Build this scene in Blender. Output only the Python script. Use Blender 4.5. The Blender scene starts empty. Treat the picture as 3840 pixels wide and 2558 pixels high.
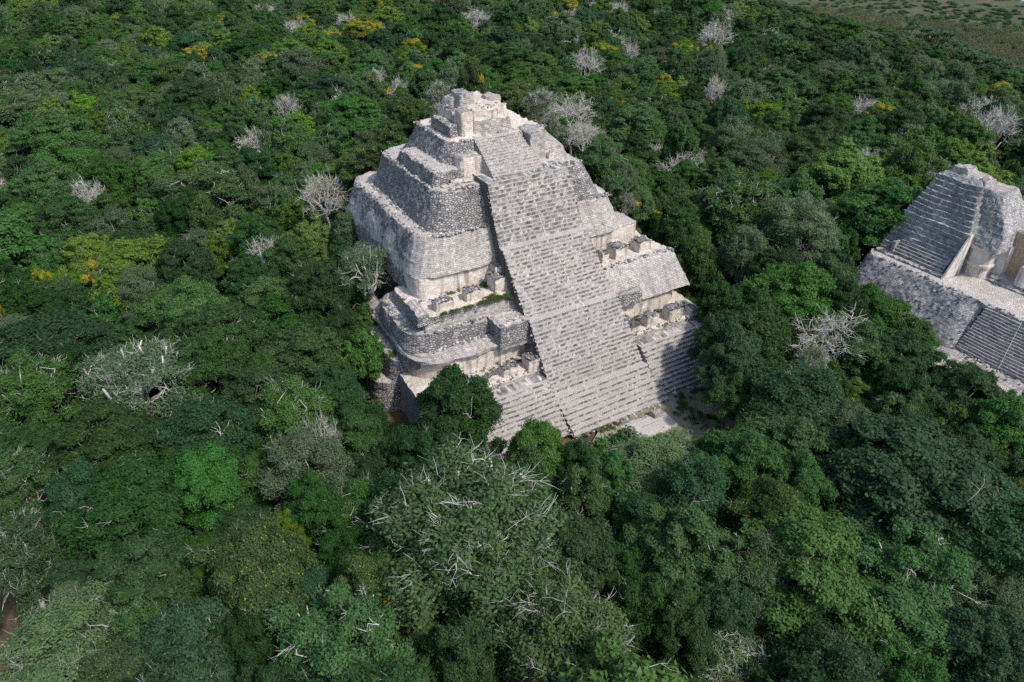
import bpy, math, random
import numpy as np
from mathutils import Matrix, Vector

# ---------------------------------------------------------------- camera, sky, sun, exposure
scene = bpy.context.scene
COL = scene.collection
PW, PH, PF = 3840.0, 2558.0, 2595.0
PITCH = math.atan((PH / 2 + 450) / PF)
YAW = math.radians(30.3)
CAM = np.array([-48.7, -53.8, 60.0])
FWD = np.array([math.sin(YAW) * math.cos(PITCH), math.cos(YAW) * math.cos(PITCH), -math.sin(PITCH)])
RGT = np.array([math.cos(YAW), -math.sin(YAW), 0.0])
UPV = np.cross(RGT, FWD)
cam_data = bpy.data.cameras.new('camera')
cam_data.sensor_width = 36.0
cam_data.lens = PF * 36.0 / PW
cam_data.clip_start = 0.5
cam_data.clip_end = 6000.0
cam = bpy.data.objects.new('camera', cam_data)
COL.objects.link(cam)
cam.matrix_world = Matrix(((RGT[0], UPV[0], -FWD[0], CAM[0]), (RGT[1], UPV[1], -FWD[1], CAM[1]),
                           (RGT[2], UPV[2], -FWD[2], CAM[2]), (0, 0, 0, 1)))
scene.camera = cam

SUN_EL = math.radians(52)
SUN_XY = np.array([0.42, -0.9075])
world = bpy.data.worlds.new('World')
scene.world = world
world.use_nodes = True
wn = world.node_tree.nodes
sky = wn.new('ShaderNodeTexSky')
sky.sky_type = 'NISHITA'
sky.sun_disc = False
sky.sun_elevation = SUN_EL
sky.sun_rotation = math.atan2(SUN_XY[0], SUN_XY[1])
sky.air_density = 1.0
sky.dust_density = 2.0
world.node_tree.links.new(sky.outputs[0], wn['Background'].inputs[0])
wn['Background'].inputs[1].default_value = 0.15
sun_data = bpy.data.lights.new('sun', 'SUN')
sun_data.energy = 2.8
sun_data.angle = math.radians(3.0)
sun_data.color = (1.0, 0.94, 0.865)
sun = bpy.data.objects.new('sun', sun_data)
COL.objects.link(sun)
sv = Vector((SUN_XY[0] * math.cos(SUN_EL), SUN_XY[1] * math.cos(SUN_EL), math.sin(SUN_EL)))
sun.rotation_euler = sv.to_track_quat('Z', 'Y').to_euler()
scene.view_settings.view_transform = 'Standard'
scene.view_settings.look = 'None'
scene.view_settings.gamma = 1.0
scene.view_settings.exposure = 0.48
scene.cycles.use_denoising = False
scene.cycles.max_bounces = 5
scene.cycles.diffuse_bounces = 3
scene.cycles.transmission_bounces = 3
scene.cycles.transparent_max_bounces = 6


def project(p):
    v = np.asarray(p, float) - CAM
    z = v @ FWD
    return PW / 2 + PF * (v @ RGT) / z, PH / 2 - PF * (v @ UPV) / z, z


def ray_at_z(x, y, z):
    d = FWD + RGT * (x - PW / 2) / PF - UPV * (y - PH / 2) / PF
    return CAM + d * ((z - CAM[2]) / d[2])


# ---------------------------------------------------------------- small helpers
def tag(o, label=None, cat=None, group=None, kind=None):
    if label: o['label'] = label
    if cat: o['category'] = cat
    if group: o['group'] = group
    if kind: o['kind'] = kind
    return o


def empty(name, loc=(0, 0, 0), rz=0.0):
    o = bpy.data.objects.new(name, None)
    o.empty_display_size = 0.5
    COL.objects.link(o)
    o.location = loc
    o.rotation_euler = (0, 0, rz)
    return o


def np_mesh(name, V, F, mats=(), mi=None, uv=None, smooth=False):
    """V (n,3), F (m,3|4) or list of arrays of different widths"""
    me = bpy.data.meshes.new(name)
    Fs = F if isinstance(F, list) else [F]
    Fs = [f for f in Fs if len(f)]
    V = np.asarray(V, np.float32)
    me.vertices.add(len(V))
    me.vertices.foreach_set('co', V.ravel())
    loops = np.concatenate([np.asarray(f, np.int32).ravel() for f in Fs])
    counts = np.concatenate([np.full(len(f), f.shape[1], np.int32) for f in Fs])
    starts = np.concatenate([[0], np.cumsum(counts)[:-1]]).astype(np.int32)
    me.loops.add(len(loops))
    me.loops.foreach_set('vertex_index', loops)
    me.polygons.add(len(counts))
    me.polygons.foreach_set('loop_start', starts)
    me.polygons.foreach_set('loop_total', counts)
    for m in mats: me.materials.append(m)
    if mi is not None: me.polygons.foreach_set('material_index', np.asarray(mi, np.int32))
    if uv is not None:
        l = me.uv_layers.new(name='UVMap')
        l.data.foreach_set('uv', np.asarray(uv, np.float32)[loops].ravel())
    me.polygons.foreach_set('use_smooth', np.full(len(counts), smooth))
    me.update(calc_edges=True)
    return me


def obj(name, me, parent=None, label=None):
    o = bpy.data.objects.new(name, me)
    COL.objects.link(o)
    if parent is not None: o.parent = parent
    if label: o['label'] = label
    return o


def _h(ix, iy, iz, s):
    n = (ix.astype(np.int64) * 374761393 + iy.astype(np.int64) * 668265263 + iz.astype(np.int64) * 2147483647 + s * 974711)
    n = (n ^ (n >> 13)) * 1274126177
    n = n & 0x7fffffff
    return ((n ^ (n >> 16)) & 0xffff) / 65535.0 * 2 - 1


def vnoise(P, scale, seed=0):
    Q = np.asarray(P, float) / scale
    i = np.floor(Q).astype(np.int64); f = Q - i
    f = f * f * (3 - 2 * f)
    r = 0
    for dx in (0, 1):
        for dy in (0, 1):
            for dz in (0, 1):
                w = (f[:, 0] if dx else 1 - f[:, 0]) * (f[:, 1] if dy else 1 - f[:, 1]) * (f[:, 2] if dz else 1 - f[:, 2])
                r = r + w * _h(i[:, 0] + dx, i[:, 1] + dy, i[:, 2] + dz, seed)
    return r


def rough(V, amp=0.07, sc=0.45, big=0.12, bsc=2.6, seed=1):
    d = np.stack([vnoise(V, sc, seed + k) * amp + vnoise(V, bsc, seed + 10 + k) * big for k in range(3)], 1)
    d[:, 2] *= 0.7
    return V + d


# ---------------------------------------------------------------- materials
def new_mat(name):
    m = bpy.data.materials.new(name)
    m.use_nodes = True
    nt = m.node_tree
    return m, nt, nt.nodes['Principled BSDF']


class NB:
    def __init__(s, nt): s.nt = nt
    def n(s, t, **kw):
        nd = s.nt.nodes.new(t)
        for k, v in kw.items():
            if k == 'i':
                for a, b in v.items(): nd.inputs[a].default_value = b
            else: setattr(nd, k, v)
        return nd
    def l(s, a, b): s.nt.links.new(a, b)
    def mix(s, fac, a, b, mode='MIX'):
        nd = s.nt.nodes.new('ShaderNodeMix'); nd.data_type = 'RGBA'; nd.blend_type = mode
        for sock, v in ((nd.inputs[0], fac), (nd.inputs[6], a), (nd.inputs[7], b)):
            if hasattr(v, 'links'): s.l(v, sock)
            else: sock.default_value = v if not isinstance(v, tuple) else (*v, 1) if len(v) == 3 else v
        return nd.outputs[2]
    def math(s, op, a, b=0.0, c=None, clamp=False):
        nd = s.nt.nodes.new('ShaderNodeMath'); nd.operation = op; nd.use_clamp = clamp
        for k, v in enumerate((a, b) if c is None else (a, b, c)):
            if hasattr(v, 'links'): s.l(v, nd.inputs[k])
            else: nd.inputs[k].default_value = v
        return nd.outputs[0]
    def rng(s, v, a, b, c=0.0, d=1.0):
        nd = s.nt.nodes.new('ShaderNodeMapRange')
        s.l(v, nd.inputs[0])
        for k, x in enumerate((a, b, c, d)): nd.inputs[k + 1].default_value = x
        return nd.outputs[0]


def stone_mat(name, dark, light, w=0.42, h=0.26, joint=0.55, stain=(0.30, 0.30, 0.31), stain_amt=0.5, bump=0.6, jcol=(0.10, 0.10, 0.10), bias=0.5, uvjit=0.25, rand=0.9, streak=0.0, course=False):
    """masonry: Voronoi cells squeezed into courses, each stone its own tone, dark joints, large weather stains"""
    m, nt, b = new_mat(name)
    q = NB(nt)
    uv = q.n('ShaderNodeUVMap', uv_map='UVMap')
    nz = q.n('ShaderNodeTexNoise', i={'Scale': 1.1, 'Detail': 2.0})
    q.l(uv.outputs[0], nz.inputs['Vector'])
    vm = q.n('ShaderNodeVectorMath', operation='MULTIPLY_ADD')
    q.l(nz.outputs['Color'], vm.inputs[0]); vm.inputs[1].default_value = (uvjit, uvjit, 0)
    q.l(uv.outputs[0], vm.inputs[2])
    mp = q.n('ShaderNodeMapping'); mp.inputs['Scale'].default_value = (1 / w, 1 / h, 1)
    q.l(vm.outputs[0], mp.inputs['Vector'])
    v1 = q.n('ShaderNodeTexVoronoi', voronoi_dimensions='2D', feature='F1', i={'Scale': 1.0, 'Randomness': rand})
    v2 = q.n('ShaderNodeTexVoronoi', voronoi_dimensions='2D', feature='DISTANCE_TO_EDGE', i={'Scale': 1.0, 'Randomness': rand})
    q.l(mp.outputs[0], v1.inputs['Vector']); q.l(mp.outputs[0], v2.inputs['Vector'])
    sp = q.n('ShaderNodeSeparateColor'); q.l(v1.outputs['Color'], sp.inputs[0])
    tsrc, edge = sp.outputs[0], v2.outputs[0]
    if course:
        bk = q.n('ShaderNodeTexBrick', offset=0.5, offset_frequency=2, squash=0.75, squash_frequency=3, i={'Scale': 1.0, 'Mortar Size': 0.02, 'Mortar Smooth': 0.6, 'Bias': 0.0, 'Brick Width': w, 'Row Height': h, 'Color1': (0, 0, 0, 1), 'Color2': (1, 1, 1, 1), 'Mortar': (0.5, 0.5, 0.5, 1)})
        q.l(vm.outputs[0], bk.inputs['Vector'])
        tsrc = q.math('ADD', q.math('MULTIPLY', bk.outputs['Color'], 0.7), q.math('MULTIPLY', sp.outputs[0], 0.3))
        edge = q.math('MULTIPLY', q.math('SUBTRACT', 1.0, bk.outputs['Fac']), 0.2)
    n5 = q.n('ShaderNodeTexNoise', i={'Scale': 0.9, 'Detail': 3.0}); q.l(uv.outputs[0], n5.inputs['Vector'])
    tsrc = q.math('ADD', tsrc, q.rng(n5.outputs[0], 0.3, 0.7, -0.22, 0.22))
    tone = q.rng(tsrc, bias - 0.46, bias + 0.46)
    base = q.mix(tone, dark, light)
    tc = q.n('ShaderNodeTexCoord')
    n2 = q.n('ShaderNodeTexNoise', i={'Scale': 0.22, 'Detail': 5.0, 'Roughness': 0.62})
    q.l(tc.outputs['Object'], n2.inputs['Vector'])
    st = q.rng(n2.outputs[0], 0.42, 0.62, 0.0, stain_amt)
    base = q.mix(st, base, stain, 'MULTIPLY') if False else q.mix(st, base, stain)
    if streak:
        mp2 = q.n('ShaderNodeMapping'); mp2.inputs['Scale'].default_value = (1.3, 0.12, 1)
        q.l(uv.outputs[0], mp2.inputs['Vector'])
        n4 = q.n('ShaderNodeTexNoise', i={'Scale': 1.0, 'Detail': 3.0}); q.l(mp2.outputs[0], n4.inputs['Vector'])
        base = q.mix(q.rng(n4.outputs[0], 0.5, 0.62, 0, streak), base, (0.13, 0.13, 0.135))
    n3 = q.n('ShaderNodeTexNoise', i={'Scale': 3.5, 'Detail': 4.0})
    q.l(tc.outputs['Object'], n3.inputs['Vector'])
    base = q.mix(q.rng(n3.outputs[0], 0.3, 0.75, 0, 0.55), base, q.mix(0.5, base, (0.05, 0.05, 0.05)))
    jm = q.rng(edge, 0.03, 0.13, joint, 0.0)
    base = q.mix(jm, base, jcol)
    q.l(base, b.inputs['Base Color'])
    b.inputs['Roughness'].default_value = 0.95
    b.inputs['Specular IOR Level'].default_value = 0.15
    hgt = q.math('ADD', q.rng(edge, 0.0, 0.22), q.math('MULTIPLY', n3.outputs[0], 0.6))
    hgt = q.math('ADD', hgt, q.math('MULTIPLY', sp.outputs[1], 0.5))
    bp = q.n('ShaderNodeBump', i={'Strength': bump, 'Distance': 0.12})
    q.l(hgt, bp.inputs['Height']); q.l(bp.outputs[0], b.inputs['Normal'])
    return m


def ground_like(name, cols, scales=(0.35, 2.5), bump=0.4):
    m, nt, b = new_mat(name)
    q = NB(nt)
    tc = q.n('ShaderNodeTexCoord')
    n1 = q.n('ShaderNodeTexNoise', i={'Scale': scales[0], 'Detail': 6.0, 'Roughness': 0.65})
    n2 = q.n('ShaderNodeTexNoise', i={'Scale': scales[1], 'Detail': 5.0})
    q.l(tc.outputs['Object'], n1.inputs['Vector']); q.l(tc.outputs['Object'], n2.inputs['Vector'])
    c = q.mix(q.rng(n1.outputs[0], 0.38, 0.62), cols[0], cols[1])
    c = q.mix(q.rng(n2.outputs[0], 0.45, 0.7), c, cols[2])
    q.l(c, b.inputs['Base Color'])
    b.inputs['Roughness'].default_value = 1.0
    b.inputs['Specular IOR Level'].default_value = 0.1
    bp = q.n('ShaderNodeBump', i={'Strength': bump, 'Distance': 0.15})
    q.l(n2.outputs[0], bp.inputs['Height']); q.l(bp.outputs[0], b.inputs['Normal'])
    return m


M = {}
M['rubble'] = stone_mat('dark_rubble_stone', (0.19, 0.188, 0.192), (0.55, 0.52, 0.495), 0.46, 0.27, 0.60, (0.20, 0.20, 0.208), 0.5, 1.0, bias=0.5, jcol=(0.07, 0.07, 0.073), uvjit=0.3, rand=1.0, streak=0.35)
M['grey'] = stone_mat('grey_masonry_stone', (0.36, 0.34, 0.322), (0.64, 0.597, 0.558), 0.50, 0.24, 0.55, (0.36, 0.34, 0.325), 0.55, 0.8, jcol=(0.17, 0.163, 0.157), uvjit=0.16, streak=0.35, course=True)
M['cream'] = stone_mat('cream_wall_stone', (0.56, 0.50, 0.44), (0.80, 0.735, 0.665), 0.50, 0.25, 0.45, (0.60, 0.50, 0.40), 0.5, 0.5, jcol=(0.24, 0.215, 0.19), streak=0.55, uvjit=0.12, course=True)
M['ledge'] = stone_mat('pale_ledge_plaster', (0.46, 0.43, 0.405), (0.66, 0.615, 0.575), 0.34, 0.30, 0.3, (0.38, 0.355, 0.335), 0.6, 0.6)
M['white'] = stone_mat('white_floor_plaster', (0.58, 0.53, 0.48), (0.74, 0.685, 0.63), 0.5, 0.45, 0.18, (0.46, 0.39, 0.30), 0.55, 0.4)
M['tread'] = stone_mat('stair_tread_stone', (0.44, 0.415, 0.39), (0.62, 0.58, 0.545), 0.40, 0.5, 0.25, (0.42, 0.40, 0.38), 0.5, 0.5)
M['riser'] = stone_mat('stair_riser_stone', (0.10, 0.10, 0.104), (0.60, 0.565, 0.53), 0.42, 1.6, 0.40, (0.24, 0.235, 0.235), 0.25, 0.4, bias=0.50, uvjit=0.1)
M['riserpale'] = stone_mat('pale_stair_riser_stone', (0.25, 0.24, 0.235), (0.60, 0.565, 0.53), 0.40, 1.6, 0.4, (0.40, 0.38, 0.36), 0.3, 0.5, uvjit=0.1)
M['blue'] = stone_mat('weathered_blue_grey_stone', (0.22, 0.223, 0.234), (0.62, 0.60, 0.58), 0.55, 0.24, 0.6, (0.235, 0.24, 0.255), 0.5, 1.0, bias=0.5, jcol=(0.08, 0.083, 0.09), uvjit=0.25, streak=0.3, course=True)
M['plaster'] = stone_mat('smooth_white_plaster', (0.62, 0.58, 0.54), (0.74, 0.70, 0.65), 1.6, 1.4, 0.05, (0.52, 0.42, 0.33), 0.5, 0.2, streak=0.6)
M['orange'] = stone_mat('ochre_plaster', (0.50, 0.36, 0.23), (0.62, 0.46, 0.31), 0.7, 0.35, 0.25, (0.52, 0.41, 0.30), 0.5, 0.3)
M['slab'] = ground_like('slab_stone', ((0.40, 0.375, 0.355), (0.47, 0.44, 0.415), (0.32, 0.30, 0.285)), (0.6, 7.0), 0.4)
M['plaza'] = ground_like('plaza_gravel', ((0.30, 0.27, 0.215), (0.125, 0.125, 0.055), (0.25, 0.22, 0.17)), (0.3, 2.2))
M['soil'] = ground_like('leaf_litter', ((0.075, 0.052, 0.035), (0.12, 0.085, 0.055), (0.05, 0.05, 0.025)), (0.25, 3.0))
M['field'] = ground_like('field_grass', ((0.045, 0.066, 0.030), (0.115, 0.10, 0.065), (0.05, 0.064, 0.030)), (0.05, 0.35))
M['loose_dark'] = ground_like('loose_dark_stone', ((0.16, 0.16, 0.165), (0.24, 0.235, 0.235), (0.12, 0.12, 0.125)), (2.0, 9.0))
M['loose_pale'] = ground_like('loose_pale_stone', ((0.42, 0.40, 0.375), (0.52, 0.49, 0.46), (0.33, 0.315, 0.30)), (2.0, 9.0))
M['rope'] = ground_like('rope_fibre', ((0.75, 0.74, 0.72), (0.7, 0.69, 0.67), (0.6, 0.6, 0.58)), (3, 9))


def leaf_mat(name, col, col2, var=0.09, trans=0.32, rough=0.6):
    m, nt, b = new_mat(name)
    q = NB(nt)
    geo = q.n('ShaderNodeNewGeometry')
    oi = q.n('ShaderNodeObjectInfo')
    c = q.mix(geo.outputs['Random Per Island'], col, col2)
    hs = q.n('ShaderNodeHueSaturation')
    q.l(c, hs.inputs['Color'])
    q.l(q.rng(oi.outputs['Random'], 0, 1, 0.5 - var * 0.18, 0.5 + var * 0.18), hs.inputs['Hue'])
    r2 = q.math('FRACT', q.math('MULTIPLY', oi.outputs['Random'], 17.31))
    r3 = q.math('FRACT', q.math('MULTIPLY', oi.outputs['Random'], 91.7))
    q.l(q.rng(r2, 0, 1, 1 - var * 1.6, 1 + var * 1.2), hs.inputs['Saturation'])
    q.l(q.rng(r3, 0, 1, 1 - var * 2.6, 1 + var * 3.0), hs.inputs['Value'])
    q.l(hs.outputs[0], b.inputs['Base Color'])
    b.inputs['Roughness'].default_value = rough
    b.inputs['Specular IOR Level'].default_value = 0.2
    tr = q.n('ShaderNodeBsdfTranslucent')
    q.l(q.mix(0.4, hs.outputs[0], (0.12, 0.16, 0.02)), tr.inputs['Color'])
    ms = q.n('ShaderNodeMixShader'); ms.inputs[0].default_value = trans
    q.l(b.outputs[0], ms.inputs[1]); q.l(tr.outputs[0], ms.inputs[2])
    q.l(ms.outputs[0], nt.nodes['Material Output'].inputs[0])
    return m


L = {
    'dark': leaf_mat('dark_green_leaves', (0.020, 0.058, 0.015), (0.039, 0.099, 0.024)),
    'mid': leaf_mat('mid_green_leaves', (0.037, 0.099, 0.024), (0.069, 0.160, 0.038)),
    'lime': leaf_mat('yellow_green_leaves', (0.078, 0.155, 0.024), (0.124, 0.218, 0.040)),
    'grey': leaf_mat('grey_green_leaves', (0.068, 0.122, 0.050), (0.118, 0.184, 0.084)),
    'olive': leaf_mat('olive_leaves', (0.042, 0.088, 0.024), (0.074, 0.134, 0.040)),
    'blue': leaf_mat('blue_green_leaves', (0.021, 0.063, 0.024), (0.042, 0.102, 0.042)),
    'flower': leaf_mat('yellow_blossom', (0.33, 0.28, 0.012), (0.50, 0.42, 0.035), 0.03),
    'tan': leaf_mat('dry_tan_leaves', (0.16, 0.145, 0.085), (0.26, 0.23, 0.14)),
    'banana': leaf_mat('banana_leaves', (0.030, 0.075, 0.035), (0.055, 0.11, 0.05), 0.08),
    'maize': leaf_mat('maize_leaves', (0.075, 0.10, 0.04), (0.16, 0.155, 0.075), 0.1),
    'grass': leaf_mat('grass_blades', (0.07, 0.12, 0.03), (0.13, 0.16, 0.05), 0.1),
}


def bark(name, a, b_, c):
    return ground_like(name, (a, b_, c), (1.2, 6.0), 0.3)


B = {
    'pale': bark('pale_bark', (0.36, 0.34, 0.31), (0.47, 0.445, 0.41), (0.25, 0.235, 0.21)),
    'white': bark('white_bark', (0.47, 0.46, 0.43), (0.58, 0.57, 0.54), (0.34, 0.33, 0.31)),
    'mid': bark('grey_bark', (0.30, 0.285, 0.26), (0.38, 0.36, 0.33), (0.20, 0.19, 0.17)),
    'brown': bark('brown_bark', (0.15, 0.125, 0.10), (0.20, 0.17, 0.14), (0.10, 0.085, 0.07)),
}


# ---------------------------------------------------------------- masonry builders
def rrect(x0, x1, y0, y1, r, n_edge_sp, ncorn=6):
    """rounded rectangle sampled, same count for same spacing args given by caller: returns param samples"""
    r = min(r, (x1 - x0) / 2 - 1e-3, (y1 - y0) / 2 - 1e-3)
    pts = []
    def edge(a, b, n):
        for k in range(n): pts.append((a[0] + (b[0] - a[0]) * k / n, a[1] + (b[1] - a[1]) * k / n))
    def arc(cx, cy, a0, n):
        for k in range(n):
            t = a0 + math.pi / 2 * k / n
            pts.append((cx + r * math.cos(t), cy + r * math.sin(t)))
    nx, ny = n_edge_sp
    edge((x1 - r, y1), (x0 + r, y1), nx); arc(x0 + r, y1 - r, math.pi / 2, ncorn)
    edge((x0, y1 - r), (x0, y0 + r), ny); arc(x0 + r, y0 + r, math.pi, ncorn)
    edge((x0 + r, y0), (x1 - r, y0), nx); arc(x1 - r, y0 + r, -math.pi / 2, ncorn)
    edge((x1, y0 + r), (x1, y1 - r), ny); arc(x1 - r, y1 - r, 0, ncorn)
    return np.array(pts)


def mass(name, rings, wall, top=None, parent=None, sp=0.3, cap=None, seed=1, amp=0.10, big=0.20, erode=0.24, label=None, ncorn=6):
    """a battered masonry body: rings are (x0,x1,y0,y1,r,z) from bottom to top; cap = how far the top surface reaches inward"""
    top = top or wall
    x0, x1, y0, y1, r, z = rings[0]
    nx = max(2, int((x1 - x0) / sp)); ny = max(2, int((y1 - y0) / sp))
    full = []
    for a, b_ in zip(rings[:-1], rings[1:]):
        L_ = max(abs(b_[5] - a[5]), abs(b_[2] - a[2]), abs(b_[0] - a[0]))
        n = max(1, int(L_ / sp))
        for k in range(n):
            t = k / n
            full.append(tuple(a[i] * (1 - t) + b_[i] * t for i in range(6)))
    full.append(rings[-1])
    nwall = len(full)
    a = rings[-1]
    half = min(a[1] - a[0], a[3] - a[2]) / 2 - 0.02
    cap = half if cap is None else min(cap, half)
    ncap = max(2, int(cap / max(sp, 0.3)))
    for k in range(1, ncap + 1):
        d = cap * k / ncap
        full.append((a[0] + d, a[1] - d, a[2] + d, a[3] - d, max(a[4] - d * 0.6, 0.05), a[5] + (0.02 if k == 1 else 0.0)))
    V, UV = [], []
    acc = 0
    prev = per = None
    for i, g in enumerate(full):
        p = rrect(*g[:5], (nx, ny), ncorn)
        P = np.column_stack([p, np.full(len(p), g[5])])
        if i < nwall:
            if per is None: per = np.concatenate([[0], np.cumsum(np.linalg.norm(np.diff(p, axis=0), axis=1))])
            if prev is not None: acc += max(abs(g[5] - prev[5]), math.hypot(g[5] - prev[5], g[2] - prev[2]))
            UV.append(np.column_stack([per, np.full(len(p), acc)]))
        else:
            UV.append(p.copy())
        V.append(P); prev = g
    n = len(V[0])
    V = np.concatenate(V); UV = np.concatenate(UV)
    seedv = rough(V, amp, 0.45, big, 2.6, seed)
    # crumbling upper lip
    lip = slice((nwall - 1) * n, min(nwall + 1, len(full)) * n)
    seedv[lip, 2] -= np.abs(vnoise(V[lip] * [1, 1, 0], 0.9, seed + 33)) * erode * 1.6
    F, mi = [], []
    idx = np.arange(n); nxt = (idx + 1) % n
    for i in range(len(full) - 1):
        F.append(np.column_stack([i * n + idx, i * n + nxt, (i + 1) * n + nxt, (i + 1) * n + idx]))
        mi.append(np.full(n, 0 if i < nwall - 1 else 1))
    mi = np.concatenate(mi)
    me = np_mesh(name, seedv, np.concatenate(F), (wall, top), mi, UV)
    return obj(name, me, parent, label)


def block(name, x0, x1, y0, y1, z0, z1, wall, top=None, parent=None, batter=0.04, seed=1, sp=0.22, r=0.12, amp=0.09, big=0.10, label=None, erode=0.22):
    b = batter * (z1 - z0)
    return mass(name, [(x0 - b, x1 + b, y0 - b, y1 + b, r, z0), (x0, x1, y0, y1, r, z1)], wall, top, parent, sp, None, seed, amp, big, erode, label, 3)


def prism(name, prof, x0, x1, mats, pick, parent=None, axis='x', sp=0.3, seed=3, amp=0.05, big=0.05, sub=1, x1f=None, label=None, jag=0.0):
    """profile [(y,z)...] swept along x (or along y with profile in x); closed sides; pick(i)->material index of profile segment i.
    x1f(z) lets the far edge lean"""
    pts = [prof[0]]; seg = []
    for i in range(len(prof) - 1):
        a, b_ = prof[i], prof[i + 1]
        n = max(1, int(math.hypot(b_[0] - a[0], b_[1] - a[1]) / sub)) if sub else 1
        for k in range(1, n + 1):
            pts.append((a[0] + (b_[0] - a[0]) * k / n, a[1] + (b_[1] - a[1]) * k / n)); seg.append(i)
    pts = np.array(pts); m = len(pts)
    n = max(2, int(abs(x1 - x0) / sp)) + 1
    t = np.linspace(0, 1, n)
    acc = np.concatenate([[0], np.cumsum(np.linalg.norm(np.diff(pts, axis=0), axis=1))])
    V = np.zeros((n, m, 3)); UV = np.zeros((n, m, 2))
    xe = np.array([x1f(z) if x1f else x1 for z in pts[:, 1]])
    X = x0 + (xe[None, :] - x0) * t[:, None]
    V[:, :, 0] = X; V[:, :, 1] = pts[None, :, 0]; V[:, :, 2] = pts[None, :, 1]
    UV[:, :, 0] = X; UV[:, :, 1] = acc[None, :]
    # stagger the pattern from step to step
    if sub == 0:
        for j in range(m):
            UV[:, j, 1] = acc[j] + (j // 4) * 4.8
    V = V.reshape(-1, 3); UV = UV.reshape(-1, 2)
    W = rough(V, amp, 0.4, big, 2.2, seed)
    if axis == 'y':
        W = W[:, [1, 0, 2]]
    F, mi = [], []
    a = np.arange(n - 1)
    for j in range(m - 1):
        f = np.column_stack([a * m + j, (a + 1) * m + j, (a + 1) * m + j + 1, a * m + j + 1])
        if axis == 'y': f = f[:, ::-1]
        F.append(f); mi.append(np.full(n - 1, pick(seg[j])))
    F = np.concatenate(F); mi = list(np.concatenate(mi))
    # side cheeks: from each profile point straight down to a base line
    Vs = [W]; UVs = [UV]; nb = len(W); F2 = []
    zb = min(pts[:, 1]) - 0.3
    for side in (0, n - 1):
        top = W[side * m:(side + 1) * m]
        K = 6
        for k in range(1, K + 1):
            g = top.copy(); g[:, 2] = top[:, 2] + (zb - top[:, 2]) * k / K
            Vs.append(g)
        for k in range(0, K + 1):
            pass
        base = nb
        for k in range(K):
            if k == 0: up = np.arange(m) + side * m
            else: up = np.arange(m) + base + (k - 1) * m
            dn = np.arange(m) + base + k * m
            f = np.column_stack([up[:-1], up[1:], dn[1:], dn[:-1]])
            if (side == 0) != (axis == 'y'): f = f[:, ::-1]
            F2.append(f)
        for k in range(1, K + 1):
            g = Vs[-K + k - 1]
            UVs.append(np.column_stack([pts[:, 0], g[:, 2]]))
        nb += K * m
    V = np.concatenate(Vs); UV = np.concatenate(UVs)
    F2 = np.concatenate(F2)
    allF = np.concatenate([F, F2])
    mi = np.concatenate([mi, np.full(len(F2), len(mats) - 1)])
    me = np_mesh(name, V, allF, mats, mi, UV)
    return obj(name, me, parent, label)


def stair_profile(flights, y_start, z_start):
    """flights: (n_steps, rise_total, run_total, landing_depth)"""
    pr = [(y_start, z_start)]
    y, z = y_start, z_start
    for n, rise, run, land in flights:
        for k in range(n):
            h = rise / n
            pr.append((y + 0.01, z + h * 0.78)); pr.append((y - 0.025, z + h * 0.80))
            z += h
            pr.append((y - 0.02, z)); y += run / n
            pr.append((y, z))
        if land:
            y += land; pr[-1] = (y, z)
    return pr


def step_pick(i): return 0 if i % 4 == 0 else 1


# ---------------------------------------------------------------- ground
def ground_h(x, y):
    dx = np.maximum(np.maximum(-10 - x, x - 8), 0); dy = np.maximum(np.maximum(30 - y, y - 58), 0)
    h = np.clip(20 - 1.25 * np.hypot(dx, dy), 0, 20)
    dx = np.maximum(np.maximum(-19.5 - x, x - 17), 0); dy = np.maximum(np.maximum(27.5 - y, y - 54), 0)
    dx = np.maximum(np.maximum(-4 - x, x - 15), 0); dy = np.maximum(np.maximum(34 - y, y - 60), 0)
    h = np.maximum(h, np.clip(23.5 - 1.1 * np.hypot(dx, dy), 0, 24))
    return np.maximum(h, np.clip(12.9 - 1.15 * np.hypot(dx, dy), 0, 20))


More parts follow.
